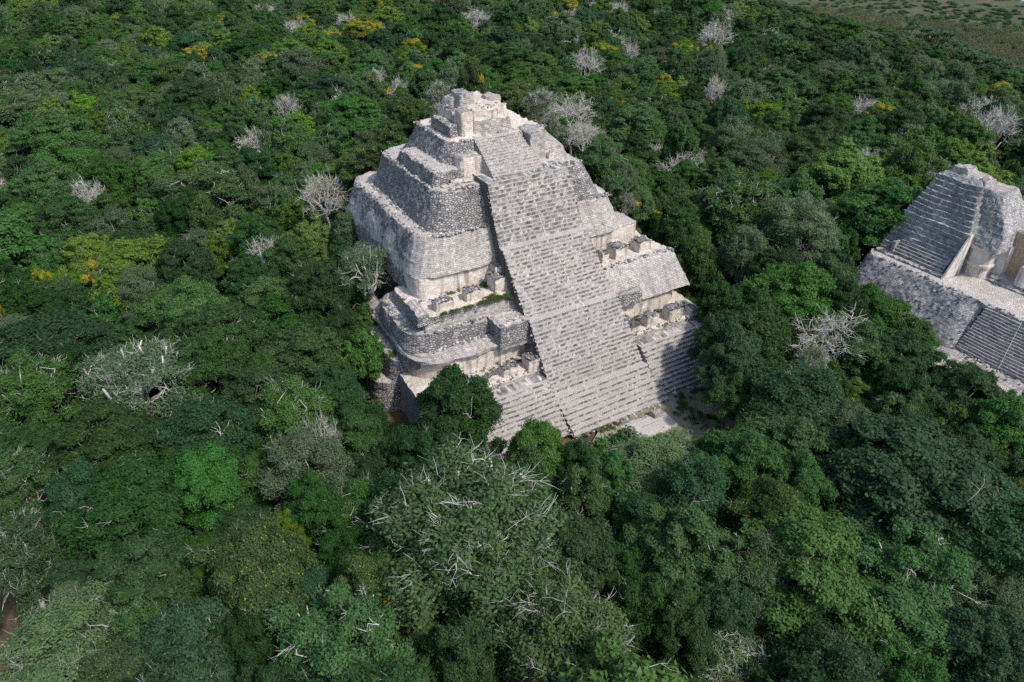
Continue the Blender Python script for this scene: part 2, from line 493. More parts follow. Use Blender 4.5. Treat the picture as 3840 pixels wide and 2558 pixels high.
def build_ground():
    n = 220
    u = np.linspace(-1, 1, n)
    s = np.sinh(u * 5.0) / np.sinh(5.0) * 3200
    X, Y = np.meshgrid(s + 10, s + 35, indexing='ij')
    P = np.column_stack([X.ravel(), Y.ravel(), np.zeros(n * n)])
    far = np.clip((np.hypot(P[:, 0], P[:, 1]) - 900) / 2000, 0, 1)
    P[:, 2] = ground_h(P[:, 0], P[:, 1]) + vnoise(P, 9, 5) * 0.25 - 0.25
    P[:, 2] *= (1 - far)
    near = (np.abs(P[:, 0] - 5) < 26) & (P[:, 1] < 12) & (P[:, 1] > -14)
    P[near, 2] = np.minimum(P[near, 2], -0.05)
    i = np.arange(n - 1)
    I, J = np.meshgrid(i, i, indexing='ij')
    a = (I * n + J).ravel()
    F = np.column_stack([a, a + n, a + n + 1, a + 1])
    o = obj('ground', np_mesh('ground', P, F, (M['soil'],), smooth=True))
    tag(o, kind='structure')
    # open farmland far beyond the trees
    def patch(name, poly, z, mat):
        V = np.array([(x, y, z) for x, y in poly])
        F = np.arange(len(poly))[None, :]
        o = obj(name, np_mesh(name, V, F, (mat,)))
        return tag(o, kind='structure')
    patch('field', [(236, 60), (258, 128), (300, 232), (352, 300), (700, 420), (760, 100), (400, 20)], 0.12, M['field'])
    # plaza of trampled limestone gravel at the foot of the stairs, uneven outline
    ang = np.linspace(0, 2 * math.pi, 72, endpoint=False)
    R_ = 1 + 0.10 * np.sin(3 * ang + 1) + 0.06 * np.sin(7 * ang)
    px = 8 + 15.5 * R_ * np.cos(ang); py = -4.5 + 6.6 * R_ * np.sin(ang)
    V = [(8, -4.5, 0.03)]
    Fs = []
    for k in range(1, 7):
        for j in range(72): V.append((8 + (px[j] - 8) * k / 6, -4.5 + (py[j] + 4.5) * k / 6, 0.03))
    for j in range(72): Fs.append((0, 1 + j, 1 + (j + 1) % 72))
    Q = []
    for k in range(5):
        for j in range(72):
            a0 = 1 + k * 72
            Q.append((a0 + j, a0 + 72 + j, a0 + 72 + (j + 1) % 72, a0 + (j + 1) % 72))
    V = np.array(V); V[:, 2] += vnoise(V, 2.0, 8) * 0.03
    o = obj('plaza', np_mesh('plaza', V, [np.array(Fs), np.array(Q)], (M['plaza'],)))
    tag(o, kind='structure')


build_ground()


# ---------------------------------------------------------------- the big stepped pyramid
def build_pyramid():
    t = empty('stepped_pyramid', (0, 0, 0))
    tag(t, 'tall ruined stone pyramid with a long central stairway and a temple ruin on top', 'pyramid')
    R_, G, Cr, Ld, Wh = M['rubble'], M['grey'], M['cream'], M['ledge'], M['white']
    # lower body
    mass('base_terrace', [(-27.8, 23.5, 17.2, 30, 3.2, -0.3), (-27.2, 23.0, 17.6, 29.5, 3.0, 4.2)], R_, Ld, t, 0.33, 5, 11)
    mass('base_terrace', [(-25.6, 22.6, 16.7, 30, 2.6, 3.9), (-24.8, 22.0, 17.0, 29.5, 2.5, 7.5)], R_, Ld, t, 0.33, 4, 12)
    mass('room_floor', [(-24.6, 22.2, 8.4, 40, 3.0, -0.3), (-24.4, 22.0, 8.7, 40, 3.0, 5.8)], G, Wh, t, 0.35, 7, 13, amp=0.05)
    mass('room_wall', [(-23.3, 21.3, 12.8, 50, 5.0, 5.6), (-23.3, 21.3, 12.9, 50, 5.0, 8.6)], Cr, Ld, t, 0.3, 2, 14, amp=0.04, big=0.06,
         label='cream coloured back wall of the lower row of rooms')
    mass('vault_roof', [(-23.7, 21.7, 12.4, 50, 5.0, 8.55), (-23.6, 21.6, 12.3, 50, 5.0, 8.95), (-23.3, 21.3, 13.4, 50, 4.4, 9.1), (-23.25, 21.2, 13.5, 50, 4.4, 9.3), (-23.0, 21.0, 14.7, 50, 3.6, 9.5)], G, G, t, 0.28, 1.5, 15, 0.12, 0.3)
    mass('terrace', [(-23.9, 20.8, 14.8, 29, 3.0, 7.2), (-23.5, 20.5, 14.9, 29, 3.0, 9.4), (-22.9, 20.3, 15.4, 28.5, 3.0, 11.75)], R_, Ld, t, 0.28, 4, 16, 0.14, 0.32, 0.4)
    # shallow steps from the ledge up to the floor of the upper rooms (left wing)
    for k, (y0, z1) in enumerate(((16.0, 12.3), (15.75 + 0.7, 12.9), (17.0, 13.45))):
        block('plinth_step', -20.8 + 0.2 * k, -7.6, y0 - 0.3, 21.5, 11.4, z1, G, Ld, t, 0.02, 20 + k, 0.3)
    mass('upper_room_floor', [(-21.6, 20.2, 16.2, 27, 2.0, 11.5), (-21.0, 19.6, 16.4, 26.5, 2.0, 13.55)], R_, Wh, t, 0.33, 6, 17)
    # right wing: a continuous sloping masonry face between upper and lower rooms
    prism('sloping_face', [(12.25, 8.9), (15.1, 13.2), (15.6, 13.5), (17.6, 13.6)], 6.6, 20.6, (G, Ld), lambda i: 0 if i < 2 else 1, t, sp=0.35, seed=31, amp=0.08, sub=0.35,
          x1f=lambda z: 21.2 - (z - 8.9) * 0.30)
    block('rubble_patch', 7.4, 11.4, 11.95, 13.2, 9.0, 10.9, R_, G, t, 0.10, 32)
    block('lintel', 7.0, 10.4, 12.2, 12.9, 8.7, 9.05, G, G, t, 0, 33)
    # left wing: projecting rubble vault beside the stairway
    block('vault_block', -12.0, -7.6, 11.9, 15.6, 8.8, 11.85, R_, Ld, t, 0.06, 34, 0.28)
    block('vault_block', -12.0, -7.6, 11.6, 13.0, 8.5, 8.95, G, G, t, 0.0, 35, 0.28)
    # upper rooms and terraces
    mass('room_wall', [(-19.4, 17.6, 21.0, 50, 1.2, 13.3), (-19.4, 17.6, 21.1, 50, 1.2, 16.5)], Cr, Ld, t, 0.3, 5, 41, amp=0.04, big=0.06,
         label='cream coloured back wall of the upper row of rooms')
    mass('terrace', [(-19.5, 15.2, 20.6, 51, 3.5, 16.45), (-19.3, 15.0, 20.8, 51, 3.6, 17.0), (-17.8, 13.6, 22.4, 50, 3.4, 21.2)], G, Ld, t, 0.3, 5, 42,
         label='light grey terrace with rounded corners')
    mass('terrace', [(-19.7, 15.2, 22.6, 51, 3.4, 13.2), (-19.4, 15.0, 22.4, 51, 3.6, 16.5), (-17.9, 13.6, 24.0, 50, 3.4, 21.1)], R_, Ld, t, 0.3, 3, 43)
    mass('terrace', [(-15.9, 12.4, 22.8, 47, 2.8, 20.9), (-14.2, 9.6, 24.5, 45.5, 2.6, 26.2)], R_, Ld, t, 0.3, 5, 44,
         label='dark rubble terrace below the summit')
    mass('low_wall', [(-13.7, -8.4, 26.6, 40, 0.8, 26.0), (-13.3, -8.6, 26.9, 39, 0.8, 28.0)], R_, Ld, t, 0.28, None, 45)
    mass('terrace', [(-11.9, 7.4, 27.6, 44, 2.6, 26.0), (-9.6, 5.4, 29.2, 42, 2.4, 30.7)], R_, Wh, t, 0.28, 6, 46,
         label='uppermost rubble terrace carrying the temple ruin')
    block('wall_patch', -9.4, -6.1, 27.1, 29.0, 26.0, 29.4, Cr, G, t, 0.09, 47, label='paler masonry patch left of the upper stairs')
    block('plinth', -11.2, -6.1, 26.4, 28.4, 26.0, 26.9, Cr, Ld, t, 0.02, 48)
    # flank beside the upper stairs with a niche
    block('flank_wall', 1.75, 4.3, 27.4, 31.5, 26.0, 30.9, G, G, t, 0.03, 49, 0.25, r=0.12)
    mass('flank_wall', [(3.6, 8.3, 27.0, 33.5, 0.6, 26.0), (3.6, 7.4, 27.6, 33.0, 0.6, 28.2), (3.6, 5.2, 29.6, 33, 0.6, 30.4)], G, Ld, t, 0.28, None, 50)
    block('niche', 4.4, 5.4, 26.7, 28.2, 26.1, 27.9, Cr, G, t, 0.0, 51)
    # stairways
    prof = stair_profile([(8, 3.3, 5.2, 0.55), (18, 8.16, 5.9, 0.9), (18, 7.44, 6.3, 0.8), (16, 8.0, 3.0, 0)], 0.25, 0.0)
    prof.append((26.0, 26.95)); prof.append((27.5, 26.95))
    def xr(z):
        return 8.1 if z < 3.4 else (7.6 - (z - 3.4) * 0.105)
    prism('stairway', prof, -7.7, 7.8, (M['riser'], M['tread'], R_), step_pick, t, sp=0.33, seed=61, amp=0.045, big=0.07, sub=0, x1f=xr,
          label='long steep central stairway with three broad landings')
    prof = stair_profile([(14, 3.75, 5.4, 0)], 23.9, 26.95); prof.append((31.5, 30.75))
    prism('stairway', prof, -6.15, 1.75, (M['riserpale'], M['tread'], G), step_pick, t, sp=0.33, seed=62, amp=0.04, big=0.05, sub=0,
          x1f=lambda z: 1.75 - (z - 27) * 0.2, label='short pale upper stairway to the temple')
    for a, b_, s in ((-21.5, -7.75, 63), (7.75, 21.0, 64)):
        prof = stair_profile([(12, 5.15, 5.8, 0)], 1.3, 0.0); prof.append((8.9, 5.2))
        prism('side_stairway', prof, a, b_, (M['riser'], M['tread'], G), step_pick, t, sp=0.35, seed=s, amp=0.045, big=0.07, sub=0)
    # balustrade rubble along the left edge of the main stairway
    # pillars of the two room rows
    for k, (x0, x1, y0, y1, z0, z1, lab) in enumerate((
            (-18.6, -16.0, 17.0, 18.5, 13.4, 14.9, 0), (-14.0, -11.6, 17.3, 18.8, 13.4, 15.0, 0), (-9.6, -7.5, 17.6, 20.0, 13.4, 15.6, 0),
            (8.0, 9.2, 17.2, 19.0, 13.4, 15.2, 0), (10.4, 12.7, 17.3, 19.6, 13.4, 15.3, 0), (14.7, 17.0, 17.2, 19.3, 13.4, 15.3, 0),
            (-15.2, -13.9, 9.5, 10.7, 5.7, 6.8, 0), (-13.0, -10.8, 9.3, 10.7, 5.7, 7.2, 0), (-9.4, -7.6, 9.0, 10.9, 5.7, 7.5, 0),
            (7.6, 9.2, 9.0, 10.8, 5.7, 7.3, 0), (10.9, 13.0, 9.4, 11.0, 5.7, 7.7, 0), (15.0, 17.5, 9.2, 10.9, 5.7, 7.7, 0), (19.2, 20.2, 9.2, 10.6, 5.7, 6.8, 0))):
        block('pillar', x0, x1, y0, y1, z0, z1, Cr, R_, t, 0.02, 70 + k, 0.2, amp=0.09, erode=0.35)
    block('return_wall', -8.6, -7.5, 19.3, 21.4, 13.4, 16.6, Cr, R_, t, 0.0, 90)
    block('corner_wall', -21.6, -20.2, 15.8, 20.0, 13.0, 14.6, R_, Ld, t, 0.12, 91)
    block('end_wall', 6.6, 7.6, 9.4, 13.0, 5.7, 8.8, R_, R_, t, 0.0, 92)
    # temple ruin on the summit
    tm = mass('temple', [(-5.5, 0.9, 31.0, 41, 0.4, 30.4), (-5.4, 0.7, 31.05, 41, 0.4, 32.5)], G, Ld, t, 0.25, None, 101,
              label='broken temple ruin of pale masonry on the summit')
    mass('upper_wall', [(-5.3, 0.6, 31.5, 40.5, 0.4, 32.4), (-5.3, 0.5, 31.6, 40.5, 0.4, 34.0)], Cr, Wh, tm, 0.25, None, 102)
    mass('buttress', [(-7.3, -5.3, 30.7, 33.2, 0.25, 30.3), (-7.1, -5.4, 30.9, 33.0, 0.25, 34.1)], Cr, G, tm, 0.25, None, 103)
    mass('buttress', [(-7.5, -5.3, 33.6, 38.5, 0.25, 30.3), (-7.1, -5.4, 33.8, 38.0, 0.25, 33.6)], Cr, G, tm, 0.25, None, 104)
    mass('wall_stump', [(-6.0, -3.3, 34.0, 37.5, 0.3, 33.5), (-5.5, -3.5, 34.2, 37.2, 0.3, 35.6)], G, G, tm, 0.22, None, 105)
    mass('wall_stump', [(-7.0, -4.8, 35.2, 38.5, 0.6, 33.0), (-6.2, -5.2, 35.6, 38, 0.5, 34.8)], G, G, tm, 0.22, None, 107)
    mass('wall_stump', [(-1.3, 1.0, 34.0, 36.5, 0.5, 33.8), (-0.9, 0.9, 34.2, 36.2, 0.4, 34.7)], G, Ld, tm, 0.22, None, 106)
    block('threshold', -3.5, -1.2, 33.6, 36.5, 33.8, 34.25, Ld, Wh, tm, 0.0, 108)
    block('low_wall', -8.6, -7.5, 31.4, 37.4, 30.4, 32.4, R_, Ld, t, 0.06, 109, 0.25, label='curb wall of dark rubble beside the temple')
    return t


build_pyramid()


# ---------------------------------------------------------------- the second ruin at the right
def build_second():
    t = empty('tower_ruin', (55, -8, 0))
    def P(o):
        o.matrix_parent_inverse = Matrix.Translation((-55, 8, 0)); return o
    tag(t, 'blue grey weathered stone ruin with a steep tower and a broad stairway', 'ruin')
    Bl, G, Cr, Ld, Wh = M['blue'], M['grey'], M['cream'], M['ledge'], M['white']
    prof = stair_profile([(16, 5.9, 3.9, 0)], 52.2, 1.5); prof.append((58, 7.5))
    P(prism('stairway', prof, -60, -13.2, (M['riserpale'], M['tread'], Bl), step_pick, t, 'y', 0.5, 201, 0.05, 0.08, 0))
    P(mass('base_terrace', [(50.4, 80, -14.5, 9.5, 2.5, -0.3), (51.9, 80, -13.8, 8.2, 2.5, 2.0), (55.9, 80, -12.6, 7.2, 2.2, 7.9)], Bl, Ld, t, 0.36, 10, 202, 0.12, 0.2))
    P(mass('base_terrace', [(48.5, 80, -60, -9.0, 1.5, -0.3), (51.6, 80, -60, -11, 1.5, 1.5)], G, Ld, t, 0.4, 4, 203, 0.12, 0.2))
    P(block('platform', 56.2, 80, -60, -4.8, 7.0, 7.9, G, Ld, t, 0.0, 204, 0.4))
    # tower
    P(mass('ledge', [(57.6, 70, -5.3, 7.0, 0.4, 7.4), (57.7, 70, -5.25, 6.8, 0.4, 8.4)], Bl, Ld, t, 0.35, 4, 205))
    prof = stair_profile([(5, 2.2, 1.5, 0)], 58.4, 8.4); prof.append((60.5, 10.62))
    P(prism('false_stair', prof, -4.6, 3.9, (M['riser'], M['tread'], Bl), step_pick, t, 'y', 0.35, 206, 0.04, 0.03, 0))
    P(block('balustrade', 58.3, 60.3, 3.9, 4.5, 8.2, 10.4, Bl, G, t, 0.0, 207))
    def stepped(r0, r1, n, back):
        out = []
        for k in range(n):
            t0, t1 = k / n, (k + 1) / n
            u0 = tuple(r0[i] * (1 - t0) + r1[i] * t0 for i in range(6)); u1 = tuple(r0[i] * (1 - t1) + r1[i] * t1 for i in range(6))
            lo = list(u0); hi = list(u0); hi[5] = u1[5]
            m_ = 0.3
            for i in range(4): hi[i] = u0[i] * (1 - m_ * 0.3) + u1[i] * m_ * 0.3
            nx_ = list(u1); nx_[5] = u1[5] + 0.02
            out += [tuple(lo), tuple(hi)]
        return out + [r1]
    P(mass('tower', stepped((58.9, 71, -5.1, 7.0, 0.4, 8.0), (61.6, 71, -5.05, 6.0, 0.4, 14.6), 8, 0.1) + stepped((61.75, 71, -4.95, 5.9, 0.4, 14.65), (65.2, 70, -2.2, 4.5, 0.4, 20.7), 8, 0.1)
           + [(65.9, 69.4, -1.4, 3.7, 0.4, 21.5)], Bl, G, t, 0.3, None, 208, 0.12, 0.22, label='steep blue grey rubble tower'))
    P(mass('wall_stump', [(65.9, 69, 0.2, 3.6, 0.3, 21.2), (66.2, 68.6, 0.9, 3.2, 0.3, 22.4)], G, G, t, 0.25, None, 221, 0.14, 0.25))
    P(mass('wall_stump', [(66.0, 69, -2.6, -0.6, 0.3, 20.3), (66.3, 68.6, -2.2, -1.0, 0.3, 21.5)], G, G, t, 0.25, None, 222, 0.14, 0.25))
    V = np.array([(57.4, -5.16, 7.9), (61.9, -5.16, 7.9), (61.9, -5.16, 14.6), (61.0, -5.16, 14.6), (57.4, -5.44, 7.9), (61.9, -5.44, 7.9), (61.9, -5.40, 14.6), (61.0, -5.40, 14.6)])
    F = np.array([(4, 5, 6, 7), (0, 3, 2, 1), (0, 4, 7, 3), (3, 7, 6, 2), (2, 6, 5, 1), (0, 1, 5, 4)])
    me = np_mesh('white_wall', V, F, (M['plaster'],), uv=V[:, [0, 2]])
    P(obj('white_wall', me, t, 'smooth white plastered side wall'))
    # rounded vaulted building beside the tower
    P(mass('building', [(62.6, 70, -8.3, -4.6, 1.3, 7.6), (62.6, 70, -8.3, -4.6, 1.3, 9.6), (62.3, 70, -8.6, -4.6, 1.3, 9.7), (62.3, 70, -8.6, -4.6, 1.3, 10.1), (62.6, 70, -8.3, -4.6, 1.3, 10.2),
                        (62.6, 70, -8.3, -4.6, 1.3, 12.2), (62.2, 70, -8.7, -4.6, 1.3, 12.4), (62.2, 70, -8.7, -4.6, 1.3, 12.9)], M['plaster'], G, t, 0.25, None, 209, 0.03, 0.03, 0.05))
    P(mass('vault_roof', [(62.4, 72, -9.4, -3.5, 0.4, 12.8), (63.7, 71.5, -8.8, -3.0, 0.4, 15.6), (65.7, 70.5, -5.4, 0.0, 0.4, 20.4)], Bl, G, t, 0.33, None, 210, 0.12, 0.2, 0.12))
    P(block('pilaster', 65.3, 66.6, -9.7, -8.2, 7.8, 13.4, M['plaster'], G, t, 0.0, 211, 0.3, amp=0.03))
    P(block('room_wall', 66.6, 72, -30, -8.4, 8.4, 15.6, M['orange'], Bl, t, 0.02, 212, 0.35, amp=0.05, label='ochre plaster room wall'))
    P(block('threshold_step', 63.4, 70, -30, -8.8, 7.8, 8.3, M['riser'], Ld, t, 0.0, 213, 0.35, amp=0.03))
    P(block('threshold_step', 64.0, 70, -30, -9.0, 8.2, 8.7, M['riser'], Ld, t, 0.0, 214, 0.35, amp=0.03))
    # round column stump
    ang = np.linspace(0, 2 * math.pi, 28, endpoint=False)
    V, UV, Fq = [], [], []
    zs = np.concatenate([np.linspace(8.6, 11.4, 10), [11.6, 11.75, 11.8]])
    rs = np.concatenate([np.full(10, 0.92), [0.8, 0.5, 0.05]])
    for z, r in zip(zs, rs):
        for a in ang: V.append((64.9 + r * math.cos(a), -13.0 + r * math.sin(a), z)); UV.append((a * 0.92, z))
    for k in range(len(zs) - 1):
        for j in range(28): Fq.append((k * 28 + j, k * 28 + (j + 1) % 28, (k + 1) * 28 + (j + 1) % 28, (k + 1) * 28 + j))
    V = rough(np.array(V), 0.03, 0.4, 0.03, 2, 215)
    P(obj('column', np_mesh('column', V, np.array(Fq), (M['plaster'],), uv=np.array(UV)), t))
    # low steps at the foot
    for k in range(2):
        P(block('foot_step', 42.9 + 0.8 * k, 49, -19, -9, -0.2, 0.4 + 0.4 * k, M['riser'], M['tread'], t, 0.0, 216 + k, 0.35))
    P(block('foot_terrace', 44.5, 50, -24, -7, -0.2, 1.1, G, Ld, t, 0.1, 218, 0.4))
    return t


build_second()


# ---------------------------------------------------------------- small stones and ropes
def build_small():
    # flat slab in the plaza before the stairs
    o = block('stone_slab', -1.2, 5.6, -4.6, -0.9, -0.1, 0.35, M['slab'], M['slab'], None, 0.02, 301, 0.3, amp=0.04)
    tag(o, 'large flat stone platform on the ground before the central stairway', 'stone slab')
    o = block('stone_block', 3.4, 4.9, -2.2, -1.0, 0.3, 1.05, M['grey'], M['grey'], None, 0.03, 302, 0.2, r=0.08, amp=0.02)
    tag(o, 'small carved grey stone block standing on the flat slab', 'stone block')
    # fallen stones
    def boulder(loc, r, lab, seed):
        n = 12
        V, F = [], []
        for i in range(n + 1):
            th = math.pi * i / n
            for j in range(16):
                ph = 2 * math.pi * j / 16
                V.append((r * 1.3 * math.sin(th) * math.cos(ph), r * math.sin(th) * math.sin(ph), r * 0.55 * (math.cos(th) + 0.75)))
        for i in range(n):
            for j in range(16): F.append((i * 16 + j, (i + 1) * 16 + j, (i + 1) * 16 + (j + 1) % 16, i * 16 + (j + 1) % 16))
        V = np.array(V); V = V + np.stack([vnoise(V + np.array(loc), 0.5, seed + k) for k in range(3)], 1) * 0.18 * r / 0.5
        me = np_mesh('fallen_stone', V, np.array(F), (M['grey'],), uv=V[:, :2])
        o = obj('fallen_stone', me); o.location = loc
        tag(o, lab, 'stone', 'loose stones on the pyramid')
    boulder((-1.0, 30.2, 30.75), 0.62, 'large grey boulder lying at the top of the upper stairs', 1)
    boulder((4.6, 29.4, 30.3), 0.5, 'grey boulder on the shoulder right of the upper stairs', 2)
    boulder((-12.3, 26.0, 26.2), 0.45, 'left one of two loose stones at the corner of the terrace below the summit', 3)
    boulder((-11.4, 25.9, 26.2), 0.42, 'right one of two loose stones at the corner of the terrace below the summit', 4)
    boulder((-11.0, 24.9, 26.2), 0.32, 'small loose stone at the front edge of the terrace below the summit', 5)

    def rope(pts, r, lab):
        P = np.array(pts, float); n = len(P)
        V, F = [], []
        for k in range(n):
            for j in range(6):
                a = 2 * math.pi * j / 6
                V.append((P[k][0] + r * math.cos(a), P[k][1] + r * 0.7 * math.sin(a), P[k][2] + r * 0.7 * math.sin(a)))
        for k in range(n - 1):
            for j in range(6): F.append((k * 6 + j, k * 6 + (j + 1) % 6, k * 6 + 6 + (j + 1) % 6, k * 6 + 6 + j))
        o = obj('rope', np_mesh('rope', np.array(V), np.array(F), (M['rope'],)))
        tag(o, lab, 'rope')
    # nosing line of the main stairs
    nose = [(23.0, 27.1), (19.9, 19.2), (19.1, 18.95), (13.0, 11.75), (12.0, 11.5), (9.2, 7.6)]
    xs = np.linspace(-1.6, 1.6, len(nose))
    xs = [-1.9, -0.3, -0.2, 0.9, 1.0, 1.5]
    pts = []
    for k in range(len(nose) - 1):
        for s in range(8):
            tt = s / 8
            pts.append((xs[k] + (xs[k + 1] - xs[k]) * tt, nose[k][0] + (nose[k + 1][0] - nose[k][0]) * tt - 0.06, nose[k][1] + (nose[k + 1][1] - nose[k][1]) * tt + 0.05))
    rope(pts, 0.024, 'thin white rope running down the middle of the central pyramid stairway')
    rope([(52.0 + 3.9 * k / 12, -19.6 + 0.1 * k, 1.75 + 5.9 * k / 12) for k in range(13)], 0.024, 'thin white rope running down the stairway of the right hand ruin')


build_small()


# ---------------------------------------------------------------- trees
def tubes(paths, sides=5):
    """paths: list of (points (k,3), radii (k,))"""
    Vs, Fs = [], []
    nb = 0
    ang = np.linspace(0, 2 * math.pi, sides, endpoint=False)
    ca, sa = np.cos(ang), np.sin(ang)
    for P, R in paths:
        P = np.asarray(P, float); k = len(P)
        T = np.gradient(P, axis=0)
        T /= np.linalg.norm(T, axis=1, keepdims=True) + 1e-9
        ref = np.array([0.31, 0.17, 0.93]) if abs(T[0, 2]) < 0.9 else np.array([1.0, 0.1, 0.0])
        U = np.cross(T, ref); U /= np.linalg.norm(U, axis=1, keepdims=True) + 1e-9
        W = np.cross(T, U)
        R = np.asarray(R)
        ring = P[:, None, :] + (U[:, None, :] * ca[None, :, None] + W[:, None, :] * sa[None, :, None]) * R[:, None, None]
        Vs.append(ring.reshape(-1, 3))
        i = np.arange(sides); j = (i + 1) % sides
        for a in range(k - 1):
            Fs.append(np.column_stack([nb + a * sides + i, nb + a * sides + j, nb + (a + 1) * sides + j, nb + (a + 1) * sides + i]))
        nb += k * sides
    return np.concatenate(Vs), np.concatenate(Fs)


def bent(a, b, rng, n=5, wob=0.12, sag=0.0):
    a = np.asarray(a, float); b = np.asarray(b, float)
    t = np.linspace(0, 1, n)[:, None]
    L_ = np.linalg.norm(b - a)
    P = a + (b - a) * t
    off = rng.normal(0, wob * L_, (n, 3)); off[0] = 0; off[-1] = 0
    P = P + off * np.sin(t * math.pi)
    P[:, 2] += sag * L_ * np.sin(t[:, 0] * math.pi)
    return P


def leaf_quads(C, N, size, rng, aspect=0.55, fold=0.0):
    n = len(C)
    N = N / (np.linalg.norm(N, axis=1, keepdims=True) + 1e-9)
    r = rng.normal(size=(n, 3))
    U = np.cross(N, r); U /= np.linalg.norm(U, axis=1, keepdims=True) + 1e-9
    W = np.cross(N, U)
    s = size * rng.uniform(0.6, 1.4, n)[:, None]
    a, b = U * s, W * s * aspect
    # a pointed leaf spray: kite of four corners
    V = np.stack([C - a, C + b * 0.9 + a * 0.1, C + a, C - b * 0.9 + a * 0.1], 1).reshape(-1, 3)
    F = np.arange(4 * n).reshape(n, 4)
    return V, F


TREE_R, TREE_H = 5.0, 13.0


def make_tree(rng, nclump=46, leaves=620, leaf=0.21, clump=(0.95, 1.6), dome=5.4, gap=0.08, twig=3, reach=0.0, bare=0.0, twigr=0.022, irregular=0.22, flower=0.0, layered=False, trunk_r=0.24, spread=1.0, twig_out=1.05, twig_len=1.0):
    """returns (wood V,F), (leaf V,F), leaf material index; crown radius TREE_R, total height TREE_H"""
    R, H = TREE_R, TREE_H
    base = H - dome - 0.4
    ph = rng.uniform(0, 6.28, 4)
    nclump = int(nclump * 1.3); clump = (clump[0] * 0.80, clump[1] * 0.86); leaves = leaves * 0.77
    cl = []
    k = 0
    while len(cl) < nclump and k < nclump * 6:
        k += 1
        i = len(cl) + 0.5
        az = i * 2.39996 + rng.normal(0, 0.35)
        zz = 1 - (i / nclump) * 1.12
        st = math.sqrt(max(0.0, 1 - min(1, zz) ** 2)) if zz > 0 else 1 + zz * 0.4
        rad = R * (1 + irregular * (math.sin(2 * az + ph[0]) * 0.5 + math.sin(3 * az + ph[1]) * 0.35 + math.sin(5 * az + ph[2]) * 0.3))
        sh = rng.uniform(0.68, 1.08)
        cr = rng.uniform(*clump) * (1.25 if rng.uniform() < 0.25 else 0.95)
        rr = (rad - cr * 0.5) * st * sh
        z = base + dome * max(zz, -0.2) * rng.uniform(0.84, 1.08) - (0.5 if layered else 0) + rng.normal(0, 0.5)
        cl.append((rr * math.cos(az), rr * math.sin(az), z - cr * 0.3, cr))
    for _ in range(int(nclump * 0.26)):
        az = rng.uniform(0, 6.283); rr = R * math.sqrt(rng.uniform(0.02, 0.42))
        cl.append((rr * math.cos(az), rr * math.sin(az), base + dome * rng.uniform(0.30, 0.62), rng.uniform(*clump) * 1.15))
    cl = np.array(cl)
    keep = rng.uniform(size=len(cl)) > gap
    cl = cl[keep]
    paths = []
    # trunk and main limbs
    fork = np.array([rng.normal(0, 0.3), rng.normal(0, 0.3), base * rng.uniform(0.55, 0.75)])
    tp = bent((0, 0, -1.2), fork, rng, 6, 0.03)
    paths.append((tp, np.linspace(trunk_r * 1.25, trunk_r * 0.8, 6)))
    nl = rng.integers(5, 8) + int(reach * 5)
    limbs = []
    for j in range(nl):
        az = j * 6.283 / nl + rng.normal(0, 0.3)
        rr = R * (rng.uniform(0.3, 0.62) * (1 - reach) + rng.uniform(0.35, 0.86) * reach)
        e = np.array([rr * math.cos(az), rr * math.sin(az), base + dome * (rng.uniform(0.2, 0.62) * (1 - reach) + (0.98 - 0.45 * (rr / R) ** 2) * reach)])
        p = bent(fork, e, rng, 7, 0.07, -0.06)
        paths.append((p, np.linspace(trunk_r * 0.58, trunk_r * 0.18, 7)))
        limbs.append(p)
    LP = np.concatenate([p[2:] for p in limbs])
    LI = np.concatenate([np.full(len(p) - 2, j) for j, p in enumerate(limbs)])
    for c in cl:
        d = np.linalg.norm(LP - c[:3], axis=1) + (LP[:, 2] > c[2]) * 1.0
        s = LP[np.argmin(d)]
        p = bent(s, c[:3], rng, 5, 0.09, 0.02)
        paths.append((p, np.linspace(trunk_r * 0.15, trunk_r * 0.06, 5)))
        nt = twig * (0.45 if bare < 0.4 else 0.8) + rng.uniform()
        for q in range(int(nt)):
            st = p[rng.integers(2, 5)]
            dirv = rng.normal(size=3) * 0.75 + np.array([c[0], c[1], 0]) / R * 0.7 + np.array([0, 0, 0.65])
            dirv /= np.linalg.norm(dirv)
            e = st + dirv * c[3] * rng.uniform(0.8, 1.5) * twig_out * twig_len
            tpth = bent(st, e, rng, 5, 0.09)
            paths.append((tpth, np.linspace(twigr * 1.5, twigr * 0.6, 5)))
            nsub = 4 if bare < 0.4 else 5
            for w in range(nsub):
                m_ = tpth[rng.integers(1, 4)]
                d2 = dirv + rng.normal(size=3) * 0.62; d2 /= np.linalg.norm(d2)
                e2 = m_ + d2 * c[3] * rng.uniform(0.4, 0.95) * twig_len
                paths.append((bent(m_, e2, rng, 3, 0.06), np.array([twigr * 0.8, twigr * 0.6, twigr * 0.35])))
    big = [0 if R_[0] > 0.045 else 1 for _, R_ in paths]
    wood = tubes(paths, 5)
    wmi = np.concatenate([np.full((len(P_) - 1) * 5, g) for (P_, _), g in zip(paths, big)])
    # leaves
    C, N, MI = [], [], []
    for c in cl:
        n = int(leaves * 2.5 * (1 - bare) * (c[3] / np.mean(clump)) ** 2 * rng.uniform(0.8, 1.15))
        if n < 3: continue
        d = rng.normal(size=(n, 3)); d /= np.linalg.norm(d, axis=1, keepdims=True)
        d[:, 2] = np.where(d[:, 2] < -0.35, -d[:, 2] * rng.uniform(0.2, 1, n), d[:, 2])
        rad = rng.uniform(0.3, 1.0, n) ** 0.6 * np.where(rng.uniform(size=n) < 0.10, rng.uniform(1.0, 1.35, n), 1.0)
        lump = 1 + 0.22 * np.sin(d[:, 0] * 5 + c[0] * 3) * np.sin(d[:, 1] * 5 + c[1] * 3) + 0.15 * np.sin(d[:, 2] * 8 + c[2])
